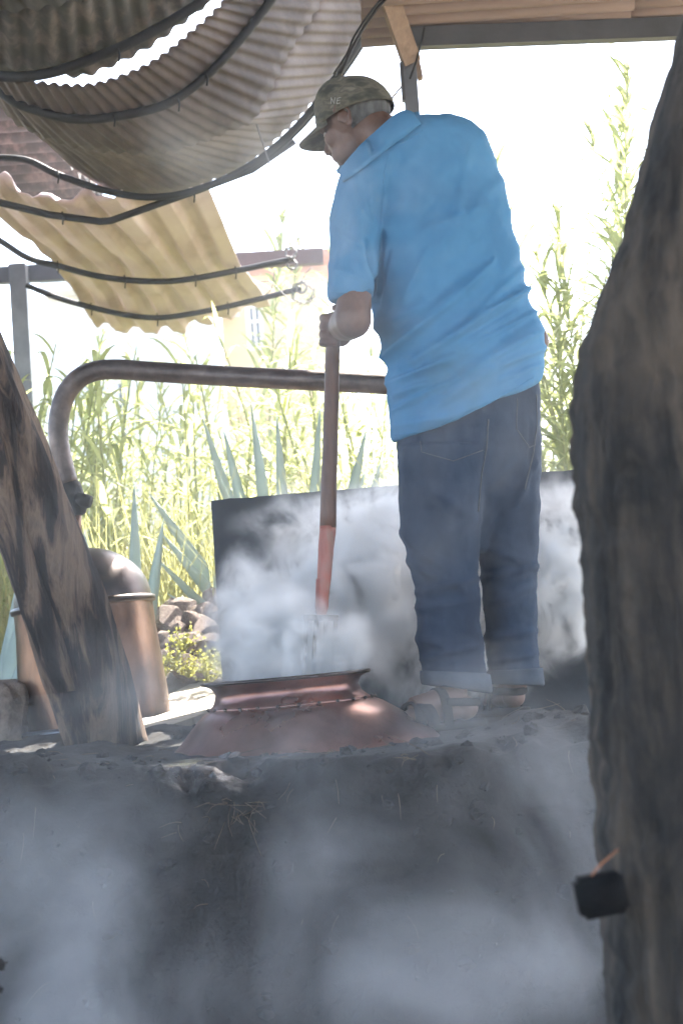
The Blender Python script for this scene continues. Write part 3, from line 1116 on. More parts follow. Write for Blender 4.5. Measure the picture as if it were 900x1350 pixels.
def man():
    foot_c = P(600, 950, 4.45)
    person = thing('person', (foot_c.x, 4.5, oven_top(foot_c.x, 4.5)),
                   'man in blue polo, rolled jeans and camouflage cap stirring the copper pot', 'person')
    # ---- head frame
    yaw, pit = rad(33), rad(18)
    f_ = Vector((-math.cos(yaw), math.sin(yaw), 0))
    lf = Vector((-math.sin(yaw), -math.cos(yaw), 0))       # his left: towards the camera
    hf = (f_ * math.cos(pit) + Vector((0, 0, -math.sin(pit))))
    hu = lf.cross(hf) * -1
    hu = hf.cross(lf)
    HC = P(466, 152, 4.55)
    HM = Matrix(((hf.x, lf.x, hu.x), (hf.y, lf.y, hu.y), (hf.z, lf.z, hu.z)))
    if HM.determinant() < 0:
        hu = -hu
        HM = Matrix(((hf.x, lf.x, hu.x), (hf.y, lf.y, hu.y), (hf.z, lf.z, hu.z)))
    if hu.z < 0:
        raise RuntimeError('head up')

    def h(x, y, z):
        return HC + HM @ Vector((x, y, z))
    b = MB()

    def e(x, y, z, rx, ry, rz, rot=None):
        r_ = HM @ rot if rot else HM
        b.ell(h(x, y, z), (rx, ry, rz), r_)
    e(-.005, 0, .005, .098, .077, .098)
    e(.035, 0, -.045, .062, .060, .078)
    e(.062, 0, -.102, .030, .034, .024)
    e(.045, .03, -.09, .045, .024, .026)
    e(.045, -.03, -.09, .045, .024, .026)
    b.tube([h(.088, 0, -.01), h(.102, 0, -.038), h(.112, 0, -.054)], [.010, .012, .0135], 10)
    e(.103, .011, -.058, .011, .009, .009)
    e(.103, -.011, -.058, .011, .009, .009)
    e(.080, .028, -.006, .016, .026, .010)
    e(.080, -.028, -.006, .016, .026, .010)
    e(.086, 0, -.081, .013, .022, .0075)
    e(.083, 0, -.091, .013, .020, .0075)
    for s in (1, -1):
        e(.058, s * .045, -.045, .026, .022, .022)
        rot = Matrix.Rotation(rad(12), 3, 'Y') @ Matrix.Rotation(rad(s * 14), 3, 'Z')
        e(-.010, s * .078, -.030, .015, .006, .026, rot)
        ear = []
        for q in range(15):
            a = rad(-35 - q * 265 / 14)
            v = rot @ Vector((.020 * math.cos(a) * (1 if q < 9 else .8), s * (.006 + .004 * math.sin(q / 14 * 3.1)), -.034 * math.sin(a)))
            ear.append(h(-.011 + v.x, s * .080 + v.y, -.028 + v.z))
        b.tube(ear, [.005] * 10 + [.0055, .006, .0065, .007, .006], 8)
        e(.006, s * .080, -.032, .005, .005, .008, rot)
    nb = P(540, 200, 4.56)
    b.tube([h(-.02, 0, -.03), h(-.045, 0, -.08), nb.lerp(h(-.045, 0, -.08), .35), nb], [.062, .058, .062, .08], 20)
    # torso core (under the shirt) and pelvis
    core = [((540, 205), .08), ((560, 250), .11), ((570, 330), .12), ((598, 420), .125), ((613, 490), .125), ((617, 570), .11), ((617, 600), .09)]
    b.tube([P(x, y, 4.53) for (x, y), r in core], [r for _, r in core], 20)
    # left arm
    sh = P(476, 262, 4.40)
    el = P(465, 421, 4.30)
    wr = P(447, 433, 4.475)
    b.tube([P(540, 235, 4.5), sh, sh.lerp(el, .5), el], [.042, .036, .036, .047], 18)
    b.ell(el, (.047, .047, .049))
    b.tube([el, el.lerp(wr, .3), el.lerp(wr, .65), wr], [.046, .047, .040, .031], 18)
    # left hand closed round the handle
    ax = (FORK_MID - FORK_TOP).normalized()
    hc = FORK_TOP + ax * ((P(440, 433, 4.46) - FORK_TOP).dot(ax))
    to_w = (wr - hc)
    to_w = (to_w - ax * to_w.dot(ax)).normalized()
    sd = ax.cross(to_w)
    b.ell(hc + to_w * .03, (.030, .036, .044), Matrix((to_w, sd, ax)).transposed())
    b.tube([wr, hc + to_w * .032], [.03, .03], 14)
    for k, dz in enumerate((-.033, -.011, .011, .032)):
        rr = .0285
        pts = []
        for q in range(9):
            a = rad(35 + q * (235 - 8 * k) / 8)
            pts.append(hc + ax * (dz + .002 * q) + to_w * (rr * math.cos(a)) * 1.05 - sd * (rr * math.sin(a)))
        b.tube(pts, [.0108, .0112, .0105, .011, .0100, .0104, .0096, .0090, .0075], 10)
        kn = pts[2]
        b.ell(kn, (.0118, .0118, .0118), nu=10, nv=8)
    pts = []
    for q in range(7):
        a = rad(-30 - q * 20)
        pts.append(hc + ax * (-.042 - .001 * q) + to_w * (.029 * math.cos(a)) - sd * (.029 * math.sin(a)))
    b.tube(pts, [.014, .0135, .012, .0125, .0115, .010, .008], 10)
    # right arm: elbow just shows past the shirt
    sh2 = P(615, 240, 4.66)
    el2 = P(707, 449, 4.66)
    wr2 = P(600, 480, 4.82)
    b.tube([P(575, 230, 4.6), sh2, P(655, 372, 4.67), el2], [.05, .045, .038, .034], 16)
    b.ell(el2, (.034, .036, .036))
    b.tube([el2, el2.lerp(wr2, .35), wr2], [.036, .038, .027], 14)
    hb = (wr2 - el2).normalized()
    b.ell(wr2 + hb * .04, (.045, .018, .03))
    for k in range(4):
        o_ = Vector((0, .0, (k - 1.5) * .019))
        q0 = wr2 + hb * .065 + o_
        b.tube([q0, q0 + hb * .03 + Vector((0, -.004, -.004)), q0 + hb * .055 + Vector((0, -.016, -.008))], [.0095, .009, .0075], 8)
    b.tube([wr2 + hb * .02 + Vector((0, 0, .025)), wr2 + hb * .045 + Vector((0, .0, .045)), wr2 + hb * .065 + Vector((0, -.01, .05))], [.012, .0105, .008], 8)
    # legs
    zl = max(oven_top(P(590, 940, 4.42).x, 4.42), oven_top(P(530, 940, 4.36).x, 4.36), 1.19) + .020
    zr_ = oven_top(P(675, 925, 4.62).x, 4.62) + .020

    def leg(knee, ankle, heel, toe, z0, hip):
        b.tube([hip, hip.lerp(knee, .5), knee, knee.lerp(ankle, .4), ankle], [.08, .068, .052, .050, .037], 16)
        d = (toe - heel)
        d.z = 0
        L = d.length
        d.normalize()
        s_ = Vector((-d.y, d.x, 0))
        H_ = Vector((heel.x, heel.y, z0))
        rot = Matrix((d, s_, Vector((0, 0, 1)))).transposed()
        b.tube([ankle, Vector((ankle.x, ankle.y, z0 + .05))], [.037, .036], 14)
        b.ell(H_ + d * .03 + Vector((0, 0, .030)), (.036, .031, .031), rot)
        b.tube([Vector((ankle.x, ankle.y, z0 + .07)), H_ + d * (L * .45) + Vector((0, 0, .047)), H_ + d * (L * .7) + Vector((0, 0, .03))],
               [(.035, .035), (.036, .036), (.030, .040)], 14)
        b.ell(H_ + d * (L * .40) + Vector((0, 0, .022)), (L * .35, .031, .022), rot)
        b.ell(H_ + d * (L * .70) + Vector((0, 0, .019)), (.045, .044, .019), rot)
        for k, o_ in enumerate((-.034, -.016, 0, .015, .029)):
            sgn = 1 if z0 == zl else -1
            ll = (.052, .054, .05, .044, .036)[k] if True else 0
            r_ = (.0125, .0098, .0094, .009, .0085)[k]
            q = H_ + d * (L * .76) + s_ * (o_ * sgn) + Vector((0, 0, r_ + .002))
            b.tube([q, q + d * ll * .6 + Vector((0, 0, .003)), q + d * ll], [r_, r_ * 1.02, r_ * .75], 8)
        return d, s_, H_, L
    heelL, toeL = P(626, 938, 4.44), P(512, 960, 4.32)
    ankL = P(596, 900, 4.435)
    ankL.z = zl + .085
    LF = leg(P(592, 760, 4.44), ankL, heelL, toeL, zl, P(585, 620, 4.46))
    heelR, toeR = P(682, 925, 4.60), P(640, 905, 4.85)
    ankR = P(677, 900, 4.63)
    ankR.z = zr_ + .085
    RF = leg(P(668, 760, 4.58), ankR, heelR, toeR, zr_, P(660, 620, 4.57))
    me = remesh(b, .0042, 5, .5)
    link(me, 'body', M['skin'], person)
    for s in (1, -1):
        MB().ell(h(.076, s * .030, -.022), (.0125, .0125, .0125), HM).build('eye', M['eye'], person)
    # hair below the cap
    hb_ = MB()
    rows = []
    for i in range(9):
        ring = []
        for j in range(37):
            a = rad(95 + 170 * j / 36)
            zz = .01 - .075 * i / 8 * (1 - .25 * abs(math.cos(a)))
            k = math.sqrt(max(0, 1 - ((zz - .005) / .101) ** 2))
            ring.append(h(-.005 + .1015 * k * math.cos(a), .0805 * k * math.sin(a), zz))
        rows.append(ring)
    hb_.ring_loft(rows, cap=False, closed=False)
    ho = hb_.build('hair', M['hair'], person)
    sd_ = ho.modifiers.new('t', 'SOLIDIFY')
    sd_.thickness = .008
    # ---- cap
    c = MB()
    rows = []
    for i in range(15):
        th = math.pi / 2 * (1 - i / 14)
        ring = []
        for j in range(56):
            a = 2 * math.pi * j / 56
            bulge = 1 + .010 * abs(math.sin(3 * a)) ** .5 + .012 * fbm((math.cos(a) * 2, math.sin(a) * 2, i * .3), 1.3, 3)
            x = .109 * math.cos(th) ** .75 * math.cos(a) * bulge - .004
            y = .0895 * math.cos(th) ** .75 * math.sin(a) * bulge
            z = .006 - .018 * (1 - math.cos(a)) / 2 + (.112 + .008 * math.cos(a)) * math.sin(th) * (1 if i else 1)
            ring.append(h(x, y, z))
        rows.append(ring)
    c.ring_loft(rows[::-1], cap=True)
    cap_o = c.build('cap', M['camo'], person)
    # band along the lower edge
    bd = MB()
    rr = []
    for zz, k in ((-.004, 1.0), (-.004, 1.015), (.010, 1.018), (.024, 1.012)):
        ring = []
        for j in range(56):
            a = 2 * math.pi * j / 56
            ring.append(h(.1095 * k * math.cos(a) - .004, .090 * k * math.sin(a), zz - .018 * (1 - math.cos(a)) / 2))
        rr.append(ring)
    bd.ring_loft(rr, cap=False)
    bd.build('band', M['camo'], cap_o)
    # brim
    br = MB()
    top, bot = [], []
    for i in range(8):
        t = i / 7
        r1_, r2_ = [], []
        for j in range(25):
            a = rad(-64 + 128 * j / 24)
            reach = .077 * math.cos(a * .9) ** .55 * t if abs(a) < rad(63.9) else 0
            x = .105 * math.cos(a) - .004 + reach
            y = .086 * math.sin(a) * (1 + .05 * t)
            z = .006 - .018 * (1 - math.cos(a)) / 2 - .006 * t - 2.6 * y * y * (.2 + .8 * t)
            r1_.append(h(x, y, z + .0022))
            r2_.append(h(x, y, z - .0022))
        top.append(r1_)
        bot.append(r2_)
    rings = [[top[i][j] for i in range(8)] + [bot[i][j] for i in reversed(range(8))] for j in range(25)]
    br.ring_loft(rings)
    br.build('brim', M['camo'], cap_o)
    MB().ell(h(-.004, 0, .121), (.008, .008, .005), HM, nu=10, nv=6).build('button', M['camo'], cap_o)
    # pale embroidered mark on the side: a small flag of three strokes
    bpy.context.view_layer.update()
    cbv = BVHTree.FromPolygons([v.co.copy() for v in cap_o.data.vertices], [p.vertices[:] for p in cap_o.data.polygons])
    off = Vector(person.location)

    def on_surface(bvh, px, py, lift=.002):
        d = (P(px, py, 4.5) - CAM).normalized()
        q = bvh.ray_cast(CAM, d)
        return (q[0] + q[1] * lift * (1 if q[1].dot(d) < 0 else -1)) if q[0] else None
    mk = MB()
    for seg in (((437, 129), (437, 137)), ((437, 129), (441, 137)), ((441, 137), (442, 129)), ((445, 130), (450, 129)), ((444, 133), (449, 132)), ((444, 137), (449, 136)), ((445, 130), (444, 137))):
        pp = [on_surface(cbv, seg[0][0] + (seg[1][0] - seg[0][0]) * q / 3, seg[0][1] + (seg[1][1] - seg[0][1]) * q / 3) for q in range(4)]
        if all(pp):
            mk.tube(pp, .0013, 6)
    if mk.v:
        mk.build('embroidered_mark', M['patch'], cap_o)
    # ---- shirt
    s = MB()
    YL, YR = 4.44, 4.60
    T = [((512, 160), (566, 158), .055), ((500, 170), (597, 163), .095), ((484, 180), (620, 171), .112), ((472, 190), (636, 184), .125), ((463, 204), (647, 201), .136), ((456, 222), (654, 220), .145), ((452, 240), (659, 240), .15),
         ((450, 262), (664, 264), .155), ((456, 310), (671, 305), .16), ((473, 352), (681, 347), .16), ((492, 398), (693, 391), .16),
         ((500, 432), (703, 424), .165), ((510, 478), (707, 453), .17), ((514, 500), (708, 468), .17), ((509, 518), (708, 480), .172), ((515, 556), (708, 492), .172),
         ((518, 582), (707, 504), .17)]
    s.ring_loft([elring(a, b_, YL, YR, d) for a, b_, d in T])
    SL = [((470, 205), (540, 205), .06), ((448, 232), (520, 232), .078), ((436, 270), (505, 270), .082), ((431, 325), (497, 322), .078), ((433, 365), (494, 362), .074), ((434, 396), (491, 391), .072)]
    s.ring_loft([elring(a, b_, 4.40 - .012 * i, 4.42 - .012 * i, d, 28) for i, (a, b_, d) in enumerate(SL)])
    s.tube([P(595, 215, 4.62), P(615, 250, 4.65), P(632, 320, 4.66), P(645, 382, 4.67)], [.07, .07, .065, .062], 22)
    me = remesh(s, .0062, 16, .5)
    folds = [(494, 402, 478, 318, 4, -.008), (497, 400, 503, 308, 4, -.007), (493, 395, 470, 340, 6, .006), (500, 470, 640, 350, 9, .007), (505, 500, 690, 380, 8, .008),
             (515, 505, 600, 470, 7, .009), (560, 540, 712, 440, 9, .007), (600, 500, 712, 420, 7, .006), (650, 470, 714, 430, 5, .007), (520, 520, 560, 505, 6, .008),
             (660, 480, 716, 455, 5, .006), (500, 430, 560, 400, 9, .006), (540, 560, 640, 530, 12, .004), (570, 330, 660, 230, 16, .004), (455, 300, 448, 390, 8, .004),
             (470, 235, 478, 380, 9, .004), (655, 380, 690, 300, 9, .004), (600, 440, 690, 350, 7, .005), (500, 215, 560, 260, 14, .004), (480, 240, 455, 330, 10, -.004),
             (505, 470, 600, 395, 3.5, .004), (520, 512, 640, 440, 3.5, .004), (540, 525, 600, 500, 3, .004), (640, 410, 706, 375, 3, .004), (630, 450, 708, 408, 3.5, .0045), (600, 395, 650, 340, 3.5, .003),
             (560, 480, 680, 410, 3.5, .0035), (492, 390, 486, 330, 2.5, -.004), (500, 392, 512, 330, 3, -.004), (470, 250, 500, 300, 4, .003), (440, 300, 480, 330, 4, .003), (437, 350, 480, 372, 3.5, .003),
             (620, 200, 600, 300, 7, .003), (560, 300, 640, 270, 6, .0025), (525, 560, 600, 545, 4, .003), (530, 400, 560, 330, 5, .003), (660, 500, 706, 480, 3, .004), (518, 540, 560, 520, 3.5, .0045)]

    def fold_fn(p, n_):
        px, py = to_px(p)
        hgt = crease(px, py, folds) * 2.0
        hgt += .011 * fbm((px * .012 + py * .012, (px - py) * .004, p.y), 1, 3)
        hgt += .0022 * fbm(p, 22, 3)
        return hgt
    displace(me, fold_fn)
    shirt = link(me, 'polo_shirt', M['shirt'], person)
    # collar: stand and turned-down leaf
    ck = MB()
    sbv = BVHTree.FromPolygons([v.co.copy() for v in me.vertices], [p.vertices[:] for p in me.polygons])

    def on_shirt(px, py, lift, Y0):
        d = (P(px, py, 4.5) - CAM).normalized()
        q = sbv.ray_cast(CAM, d)
        return (q[0] if q[0] and q[0].y < Y0 + .12 else P(px, py, Y0)) - d * lift
    pin = [(447, 224), (462, 205), (482, 185), (502, 166), (520, 151), (534, 145), (545, 148), (551, 156)]
    pout = [(452, 240), (470, 228), (492, 211), (514, 194), (533, 180), (546, 170), (552, 165), (555, 164)]
    yy = [4.42, 4.42, 4.42, 4.43, 4.46, 4.49, 4.53, 4.57]
    top_ = catmull([P(x, y, Y) for (x, y), Y in zip(pin, yy)], 36)
    pix_in = catmull([(x, y, 0) for x, y in pin], 36)
    pix_out = catmull([(x, y, 0) for x, y in pout], 36)
    rings = []
    for i in range(36):
        Y0 = yy[0] + (yy[-1] - yy[0]) * i / 35
        o_ = on_shirt(pix_out[i].x, pix_out[i].y, .010, Y0)
        pm = pix_in[i].lerp(pix_out[i], .45)
        m_ = on_shirt(pm.x, pm.y, .022, Y0)
        t_ = P(pix_in[i].x, pix_in[i].y, min(m_.y + .03, o_.y + .10))
        bk = (o_ - CAM).normalized() * .005
        rings.append([t_, t_.lerp(m_, .5) - bk * .8, m_, m_.lerp(o_, .5) - bk * .3, o_, o_ + bk, m_ + bk * 1.6, t_ + bk * 2])
    ck.ring_loft(rings)
    ck.build('collar', M['shirt'], shirt)
    for nm, pth in (('armhole_seam', [(515, 192), (506, 230), (503, 280), (499, 330), (496, 385)]), ('shoulder_seam', [(515, 192), (535, 186), (556, 172)]),
                    ('sleeve_hem', [(435, 384), (450, 386), (470, 384), (489, 380)]), ('shirt_hem', [(521, 574), (560, 568), (600, 552), (640, 533), (680, 511), (703, 497)])):
        pp = catmull([(x, y, 0) for x, y in pth], 40)
        pts = [on_shirt(q.x, q.y, .0002, 4.5) for q in pp]
        MB().tube(pts, .0016, 6).build(nm, M['shirt'], shirt)
    # far leaf of the collar, round the throat
    ck = MB()
    far = [P(551, 155, 4.57), P(540, 158, 4.66), P(505, 178, 4.68), P(470, 205, 4.62), P(450, 228, 4.52)]
    ck.tube(catmull(far, 20), [(.006, .016)] * 20, 8)
    ck.build('collar_band', M['shirt'], shirt)
    # sleeve hem and shirt hem as slightly raised bands
    # ---- jeans
    j = MB()
    JL, JR = 4.44, 4.60
    j.ring_loft([elring((532, 500), (704, 470), JL, JR, .125), elring((527, 560), (709, 520), JL, JR, .135), elring((524, 596), (710, 575), JL, JR, .142), elring((526, 640), (708, 625), JL, JR, .130),
                 elring((535, 672), (700, 660), JL + .01, JR - .01, .105), elring((575, 712), (672, 705), JL + .04, JR - .03, .06), elring((610, 728), (645, 726), JL + .06, JR - .06, .03)])
    lg = [((525, 590), (636, 590), .125), ((525, 650), (636, 650), .122), ((528, 700), (632, 700), .105), ((538, 742), (629, 738), .088), ((548, 775), (630, 772), .082), ((549, 812), (632, 810), .080),
          ((549, 845), (635, 842), .078), ((554, 872), (638, 868), .077), ((557, 898), (643, 900), .076)]
    j.ring_loft([elring(a, b_, 4.43, 4.46, d, 32) for a, b_, d in lg])
    rg = [((618, 590), (711, 585), .13), ((620, 650), (709, 645), .128), ((627, 710), (708, 705), .105), ((635, 760), (706, 755), .084), ((638, 800), (706, 798), .08), ((640, 840), (707, 838), .077),
          ((643, 872), (709, 870), .075), ((646, 897), (712, 893), .074)]
    j.ring_loft([elring(a, b_, 4.55 + .003 * i, 4.58 + .003 * i, d, 32) for i, (a, b_, d) in enumerate(rg)])
    me = remesh(j, .007, 5, .5)
    jf = [(528, 700, 600, 760, 7, .007), (532, 735, 610, 775, 6, .007), (545, 780, 625, 760, 6, .006), (550, 800, 630, 790, 7, .005), (552, 840, 600, 855, 6, .006), (556, 868, 630, 850, 5, .006),
          (640, 800, 700, 770, 6, .006), (640, 840, 706, 830, 6, .006), (645, 872, 706, 860, 5, .006), (640, 720, 700, 740, 7, .006), (636, 760, 706, 745, 6, .005),
          (640, 640, 690, 590, 8, .005), (705, 610, 680, 670, 5, .006), (560, 640, 628, 680, 10, .005), (628, 690, 560, 720, 8, .004), (700, 560, 700, 640, 4, -.003)]

    def jf_fn(p, n_):
        px, py = to_px(p)
        return crease(px, py, jf) * (2.0 if py < 690 else 1.3) + .004 * fbm((px * .02, py * .035, p.y * 3), 1, 3) + .0018 * fbm(p, 28, 3)
    displace(me, jf_fn)
    jeans = link(me, 'jeans', M['denim'], person)
    jb = BVHTree.FromPolygons([v.co.copy() for v in me.vertices], [p.vertices[:] for p in me.polygons])

    def seam(pts, name, r=.0013):
        pp = []
        for i in range(len(pts) - 1):
            for k in range(10):
                x = pts[i][0] + (pts[i + 1][0] - pts[i][0]) * k / 10
                y = pts[i][1] + (pts[i + 1][1] - pts[i][1]) * k / 10
                q = on_surface(jb, x, y, .0012)
                if q:
                    pp.append(q)
        if len(pp) > 3:
            MB().tube(pp, r, 5).build(name, M['stitch'], jeans)
    seam([(643, 553), (641, 590), (634, 625), (629, 680)], 'back_seam', .002)
    seam([(554, 582), (556, 596), (597, 608), (640, 592)], 'pocket_seam')
    seam([(681, 525), (680, 565), (697, 590), (706, 586)], 'pocket_seam')
    seam([(706, 520), (707, 560), (702, 600), (690, 650)], 'side_seam', .0018)
    # cuffs
    for (a, b_, c_, d_, y0, y1, dd) in (((554, 884), (643, 888), (556, 902), (645, 914), 4.43, 4.46, .083), ((643, 884), (713, 880), (646, 902), (714, 905), 4.57, 4.60, .080)):
        cm = MB()
        r0 = elring(a, b_, y0, y1, dd - .004, 40)
        r1_ = elring((a[0] - 1, a[1] + 2), (b_[0] + 2, b_[1] + 2), y0, y1, dd + .003, 40)
        r2_ = elring((c_[0] - 1, c_[1] - 2), (d_[0] + 2, d_[1] - 3), y0, y1, dd + .004, 40)
        r3_ = elring(c_, d_, y0, y1, dd - .002, 40)
        r4_ = elring((c_[0] + 6, c_[1] - 4), (d_[0] - 6, d_[1] - 4), y0, y1, dd - .016, 40)
        rg_ = [r0, r1_, [p.lerp(q, .5) for p, q in zip(r1_, r2_)], r2_, r3_, r4_]
        for i in range(1, 4):
            cc = sum(rg_[i], Vector()) / 40
            rg_[i] = [cc + (p - cc) * (1 + .05 * fbm(p, 22, 2)) for p in rg_[i]]
        cm.ring_loft(rg_, cap=False)
        cm.build('cuff', M['denim_in'], jeans)
    # ---- sandals
    for d, s_, H_, L in (LF, RF):
        sm = MB()
        outline = []
        prof = [(-.022, .0), (-.018, .026), (0, .034), (.06, .034), (L * .5, .036), (L * .75, .047), (L * .95, .045), (L + .022, .03), (L + .034, .0)]
        prof = prof + [(x, -y) for x, y in reversed(prof[1:-1])]
        z0 = H_.z
        for zz in (-.020, -.019, -.002, .0):
            outline.append([H_ + d * x + s_ * y * (1 if zz not in (-.020, .0) else .97) + Vector((0, 0, zz)) for x, y in prof])
        sm.ring_loft(outline)
        so = sm.build('sandal', M['sandal'], person)

        def strap(xa, xb, zt, wd, ya=.045, name='strap'):
            st = MB()
            rings = []
            for k in range(13):
                a = math.pi * k / 12
                x = xa + (xb - xa) * k / 12
                p = H_ + d * x + s_ * (ya * math.cos(a)) + Vector((0, 0, -.006 + zt * math.sin(a) ** .75))
                rad_ = (p - (H_ + d * x)).normalized()
                rings.append([p + d * wd, p + d * wd + rad_ * .004, p - d * wd + rad_ * .004, p - d * wd])
            st.ring_loft(rings)
            st.build(name, M['sandal'], so)
        strap(L * .60, L * .74, .060, .017, .050)
        strap(L * .76, L * .60, .056, .015, .051)
        strap(L * .90, L * .92, .040, .012, .048)
        strap(L * .42, L * .42, .088, .013, .043)
        st = MB()
        pts = [H_ + d * (L * .42) + s_ * .040 + Vector((0, 0, .05)), H_ + d * .03 + s_ * .037 + Vector((0, 0, .045)), H_ - d * .012 + Vector((0, 0, .042)),
               H_ + d * .03 - s_ * .037 + Vector((0, 0, .045)), H_ + d * (L * .42) - s_ * .040 + Vector((0, 0, .05))]
        st.tube(catmull(pts, 24), [(.003, .010)] * 24, 8)
        st.build('heel_strap', M['sandal'], so)


man()

# ------------------------------------------------------------------ stones, planks, driftwood
def stone_mesh(seed, flat=.7):
    bm = bmesh.new()
    bmesh.ops.create_icosphere(bm, subdivisions=3, radius=1)
    for v in bm.verts:
        p = v.co.copy()
        q = p * (1 + .35 * fbm(p + Vector((seed * 7, 0, 0)), .9, 2) + .06 * fbm(p + Vector((seed, 3, 0)), 4, 3))
        # facets
        for k in range(11):
            rr = random.Random(seed * 20 + k)
            n = Vector((rr.gauss(0, 1), rr.gauss(0, 1), rr.gauss(0, 1))).normalized()
            dd = q.dot(n) - .56
            if dd > 0:
                q -= n * dd * .97
        v.co = Vector((q.x, q.y, q.z * flat))
    me = bpy.data.meshes.new('stone')
    bm.to_mesh(me)
    bm.free()
    return me


def stones():
    meshes = [stone_mesh(k, .6 + .08 * k) for k in range(5)]
    spots = [(222, 818, 27, 6.45), (238, 800, 20, 6.6), (262, 812, 24, 6.6), (284, 803, 22, 6.7), (216, 846, 20, 6.3), (262, 832, 30, 6.4), (288, 835, 20, 6.35), (238, 852, 28, 6.25),
             (272, 858, 30, 6.25), (294, 866, 20, 6.2), (214, 872, 20, 6.15), (246, 878, 24, 6.15), (222, 800, 12, 6.8), (250, 815, 14, 6.35), (280, 786, 16, 6.9), (300, 815, 22, 6.6),
             (205, 825, 18, 6.5), (232, 832, 13, 6.3)]
    for i, (px, py, hw, Y) in enumerate(spots):
        c = P(px, py, Y)
        me = meshes[i % 5]
        o = link(me, 'stone', M['rock'], smooth=False)
        o.location = c
        k = hw * Y / F_PX * 1.35
        o.scale = (k, k * .9, k * .95)
        o.rotation_euler = (R.uniform(-.5, .5), R.uniform(-.5, .5), R.uniform(0, 6.3))
        if i in (3, 5, 6, 8, 9, 15):
            lab, gr = 'angular stone of the heap, close against the dark panel', 'stones by the panel'
        elif i in (0, 4, 10, 16):
            lab, gr = 'angular stone of the heap, close against the copper still', 'stones by the still'
        elif i in (1, 2, 12, 14):
            lab, gr = 'angular stone on top of the heap below the agave leaves', 'stones on top of the heap'
        else:
            lab, gr = 'angular stone in the middle of the heap, above the weeds', 'stones in the middle of the heap'
        tag(o, lab, 'stone', gr)
    # bank of earth that carries the stones
    mb = MB()
    c0, c1 = P(190, 905, 6.5), P(330, 900, 6.6)
    rings = []
    n = 20
    for i in range(n + 1):
        t_ = i / n
        x = c0.x - .15 + (c1.x - c0.x + .3) * t_
        prof = [(6.05, 1.1), (6.15, 1.24), (6.35, 1.42), (6.6, 1.55), (6.9, 1.6), (7.2, 1.45), (7.5, 1.1)]
        k = math.sin(math.pi * min(max(t_, .02), .98)) ** .4
        rings.append([Vector((x, y, 1.1 + (z - 1.1) * k * .92 + .03 * fbm((x, y, 0), 6, 3))) for y, z in prof])
    mb.ring_loft(rings, cap=False, closed=False)
    o = mb.build('bank', M['ground'])
    tag(o, 'low earth bank under the heap of stones', 'ground', kind='structure')
    # bleached planks lying by the pot
    pl = [((312, 893), (226, 936), 6.0, .12), ((310, 922), (222, 952), 5.45, .08)]
    for k, (a, b_, Y, w) in enumerate(pl):
        A = P(*a, Y + .25)
        B_ = P(*b_, Y - .25)
        d = (B_ - A).normalized()
        m_ = MB()
        s_ = Vector((-d.y, d.x, 0))
        rings = []
        for i in range(13):
            p = A - d * .2 + (B_ - A + d * .35) * (i / 12)
            ww = w * (1 + .06 * fbm(p, 6, 2))
            rings.append([p - s_ * ww - Vector((0, 0, .014)), p + s_ * ww - Vector((0, 0, .014)), p + s_ * ww + Vector((0, 0, .010)), p - s_ * ww + Vector((0, 0, .010))])
        m_.ring_loft(rings)
        o = m_.build('plank', M['plank'], smooth=False)
        tag(o, ['wide sun bleached plank lying behind the copper pot', 'narrow sun bleached plank lying beside the copper pot'][k], 'plank')
    # split driftwood left of the still
    c = P(8, 945, 5.35)
    cl = [(-60, 900, 20, 895, 5.5), (-45, 925, 38, 905, 5.45), (-40, 950, 40, 940, 5.4), (-50, 985, 36, 975, 5.35)]
    MBo = MB().ring_loft(log_loft(cl, 0, .1, n=28, rows=24, furrow=.35, seed=5))
    o = MBo.build('wood_stump', M['bark'])
    tag(o, 'rough brown split stump beside the copper still', 'stump')


stones()

# ------------------------------------------------------------------ vegetation
def agave_leaf_mesh(L, W, curl, seed):
    rr = random.Random(seed)
    rings = []
    n = 12
    for i in range(n + 1):
        t = i / n
        w = W * min(1, .7 + .7 * t) * (1 - max(0, (t - .4) / .6) ** 2.2)
        w = max(w, .0015)
        th = .018 * (1 - t) + .002
        z = L * t
        y = curl * L * t * t
        rings.append([Vector((-w / 2, y - w * .16, z)), Vector((-w / 4, y + th * .2, z)), Vector((0, y + th * .5, z)), Vector((w / 4, y + th * .2, z)),
                      Vector((w / 2, y - w * .16, z)), Vector((0, y - th, z))])
    return MB().ring_loft(rings).mesh('leaf')


def agave(base, tips, label, widths=.085):
    t = thing('agave', base, label, 'agave')
    for k, tip in enumerate(tips):
        d = tip - base
        L = d.length
        me = agave_leaf_mesh(L, widths * R.uniform(.85, 1.15), R.uniform(-.06, .06), k)
        o = link(me, 'leaf', M['agave'], None)
        zc = d.normalized()
        yc = (Vector((0, 1, .3)) + Vector((d.x, d.y, 0)) * .4)
        yc = (yc - zc * yc.dot(zc)).normalized()
        xc = yc.cross(zc)
        o.rotation_mode = 'QUATERNION'
        tw = Matrix.Rotation(R.uniform(-.7, .7), 4, 'Z').to_quaternion()
        o.rotation_quaternion = Matrix((xc, yc, zc)).transposed().to_quaternion() @ tw
        o.parent = t
        d2 = d.copy()
        d2.z = 0
        o.location = (d2.normalized() * .05 if d2.length > .01 else Vector())


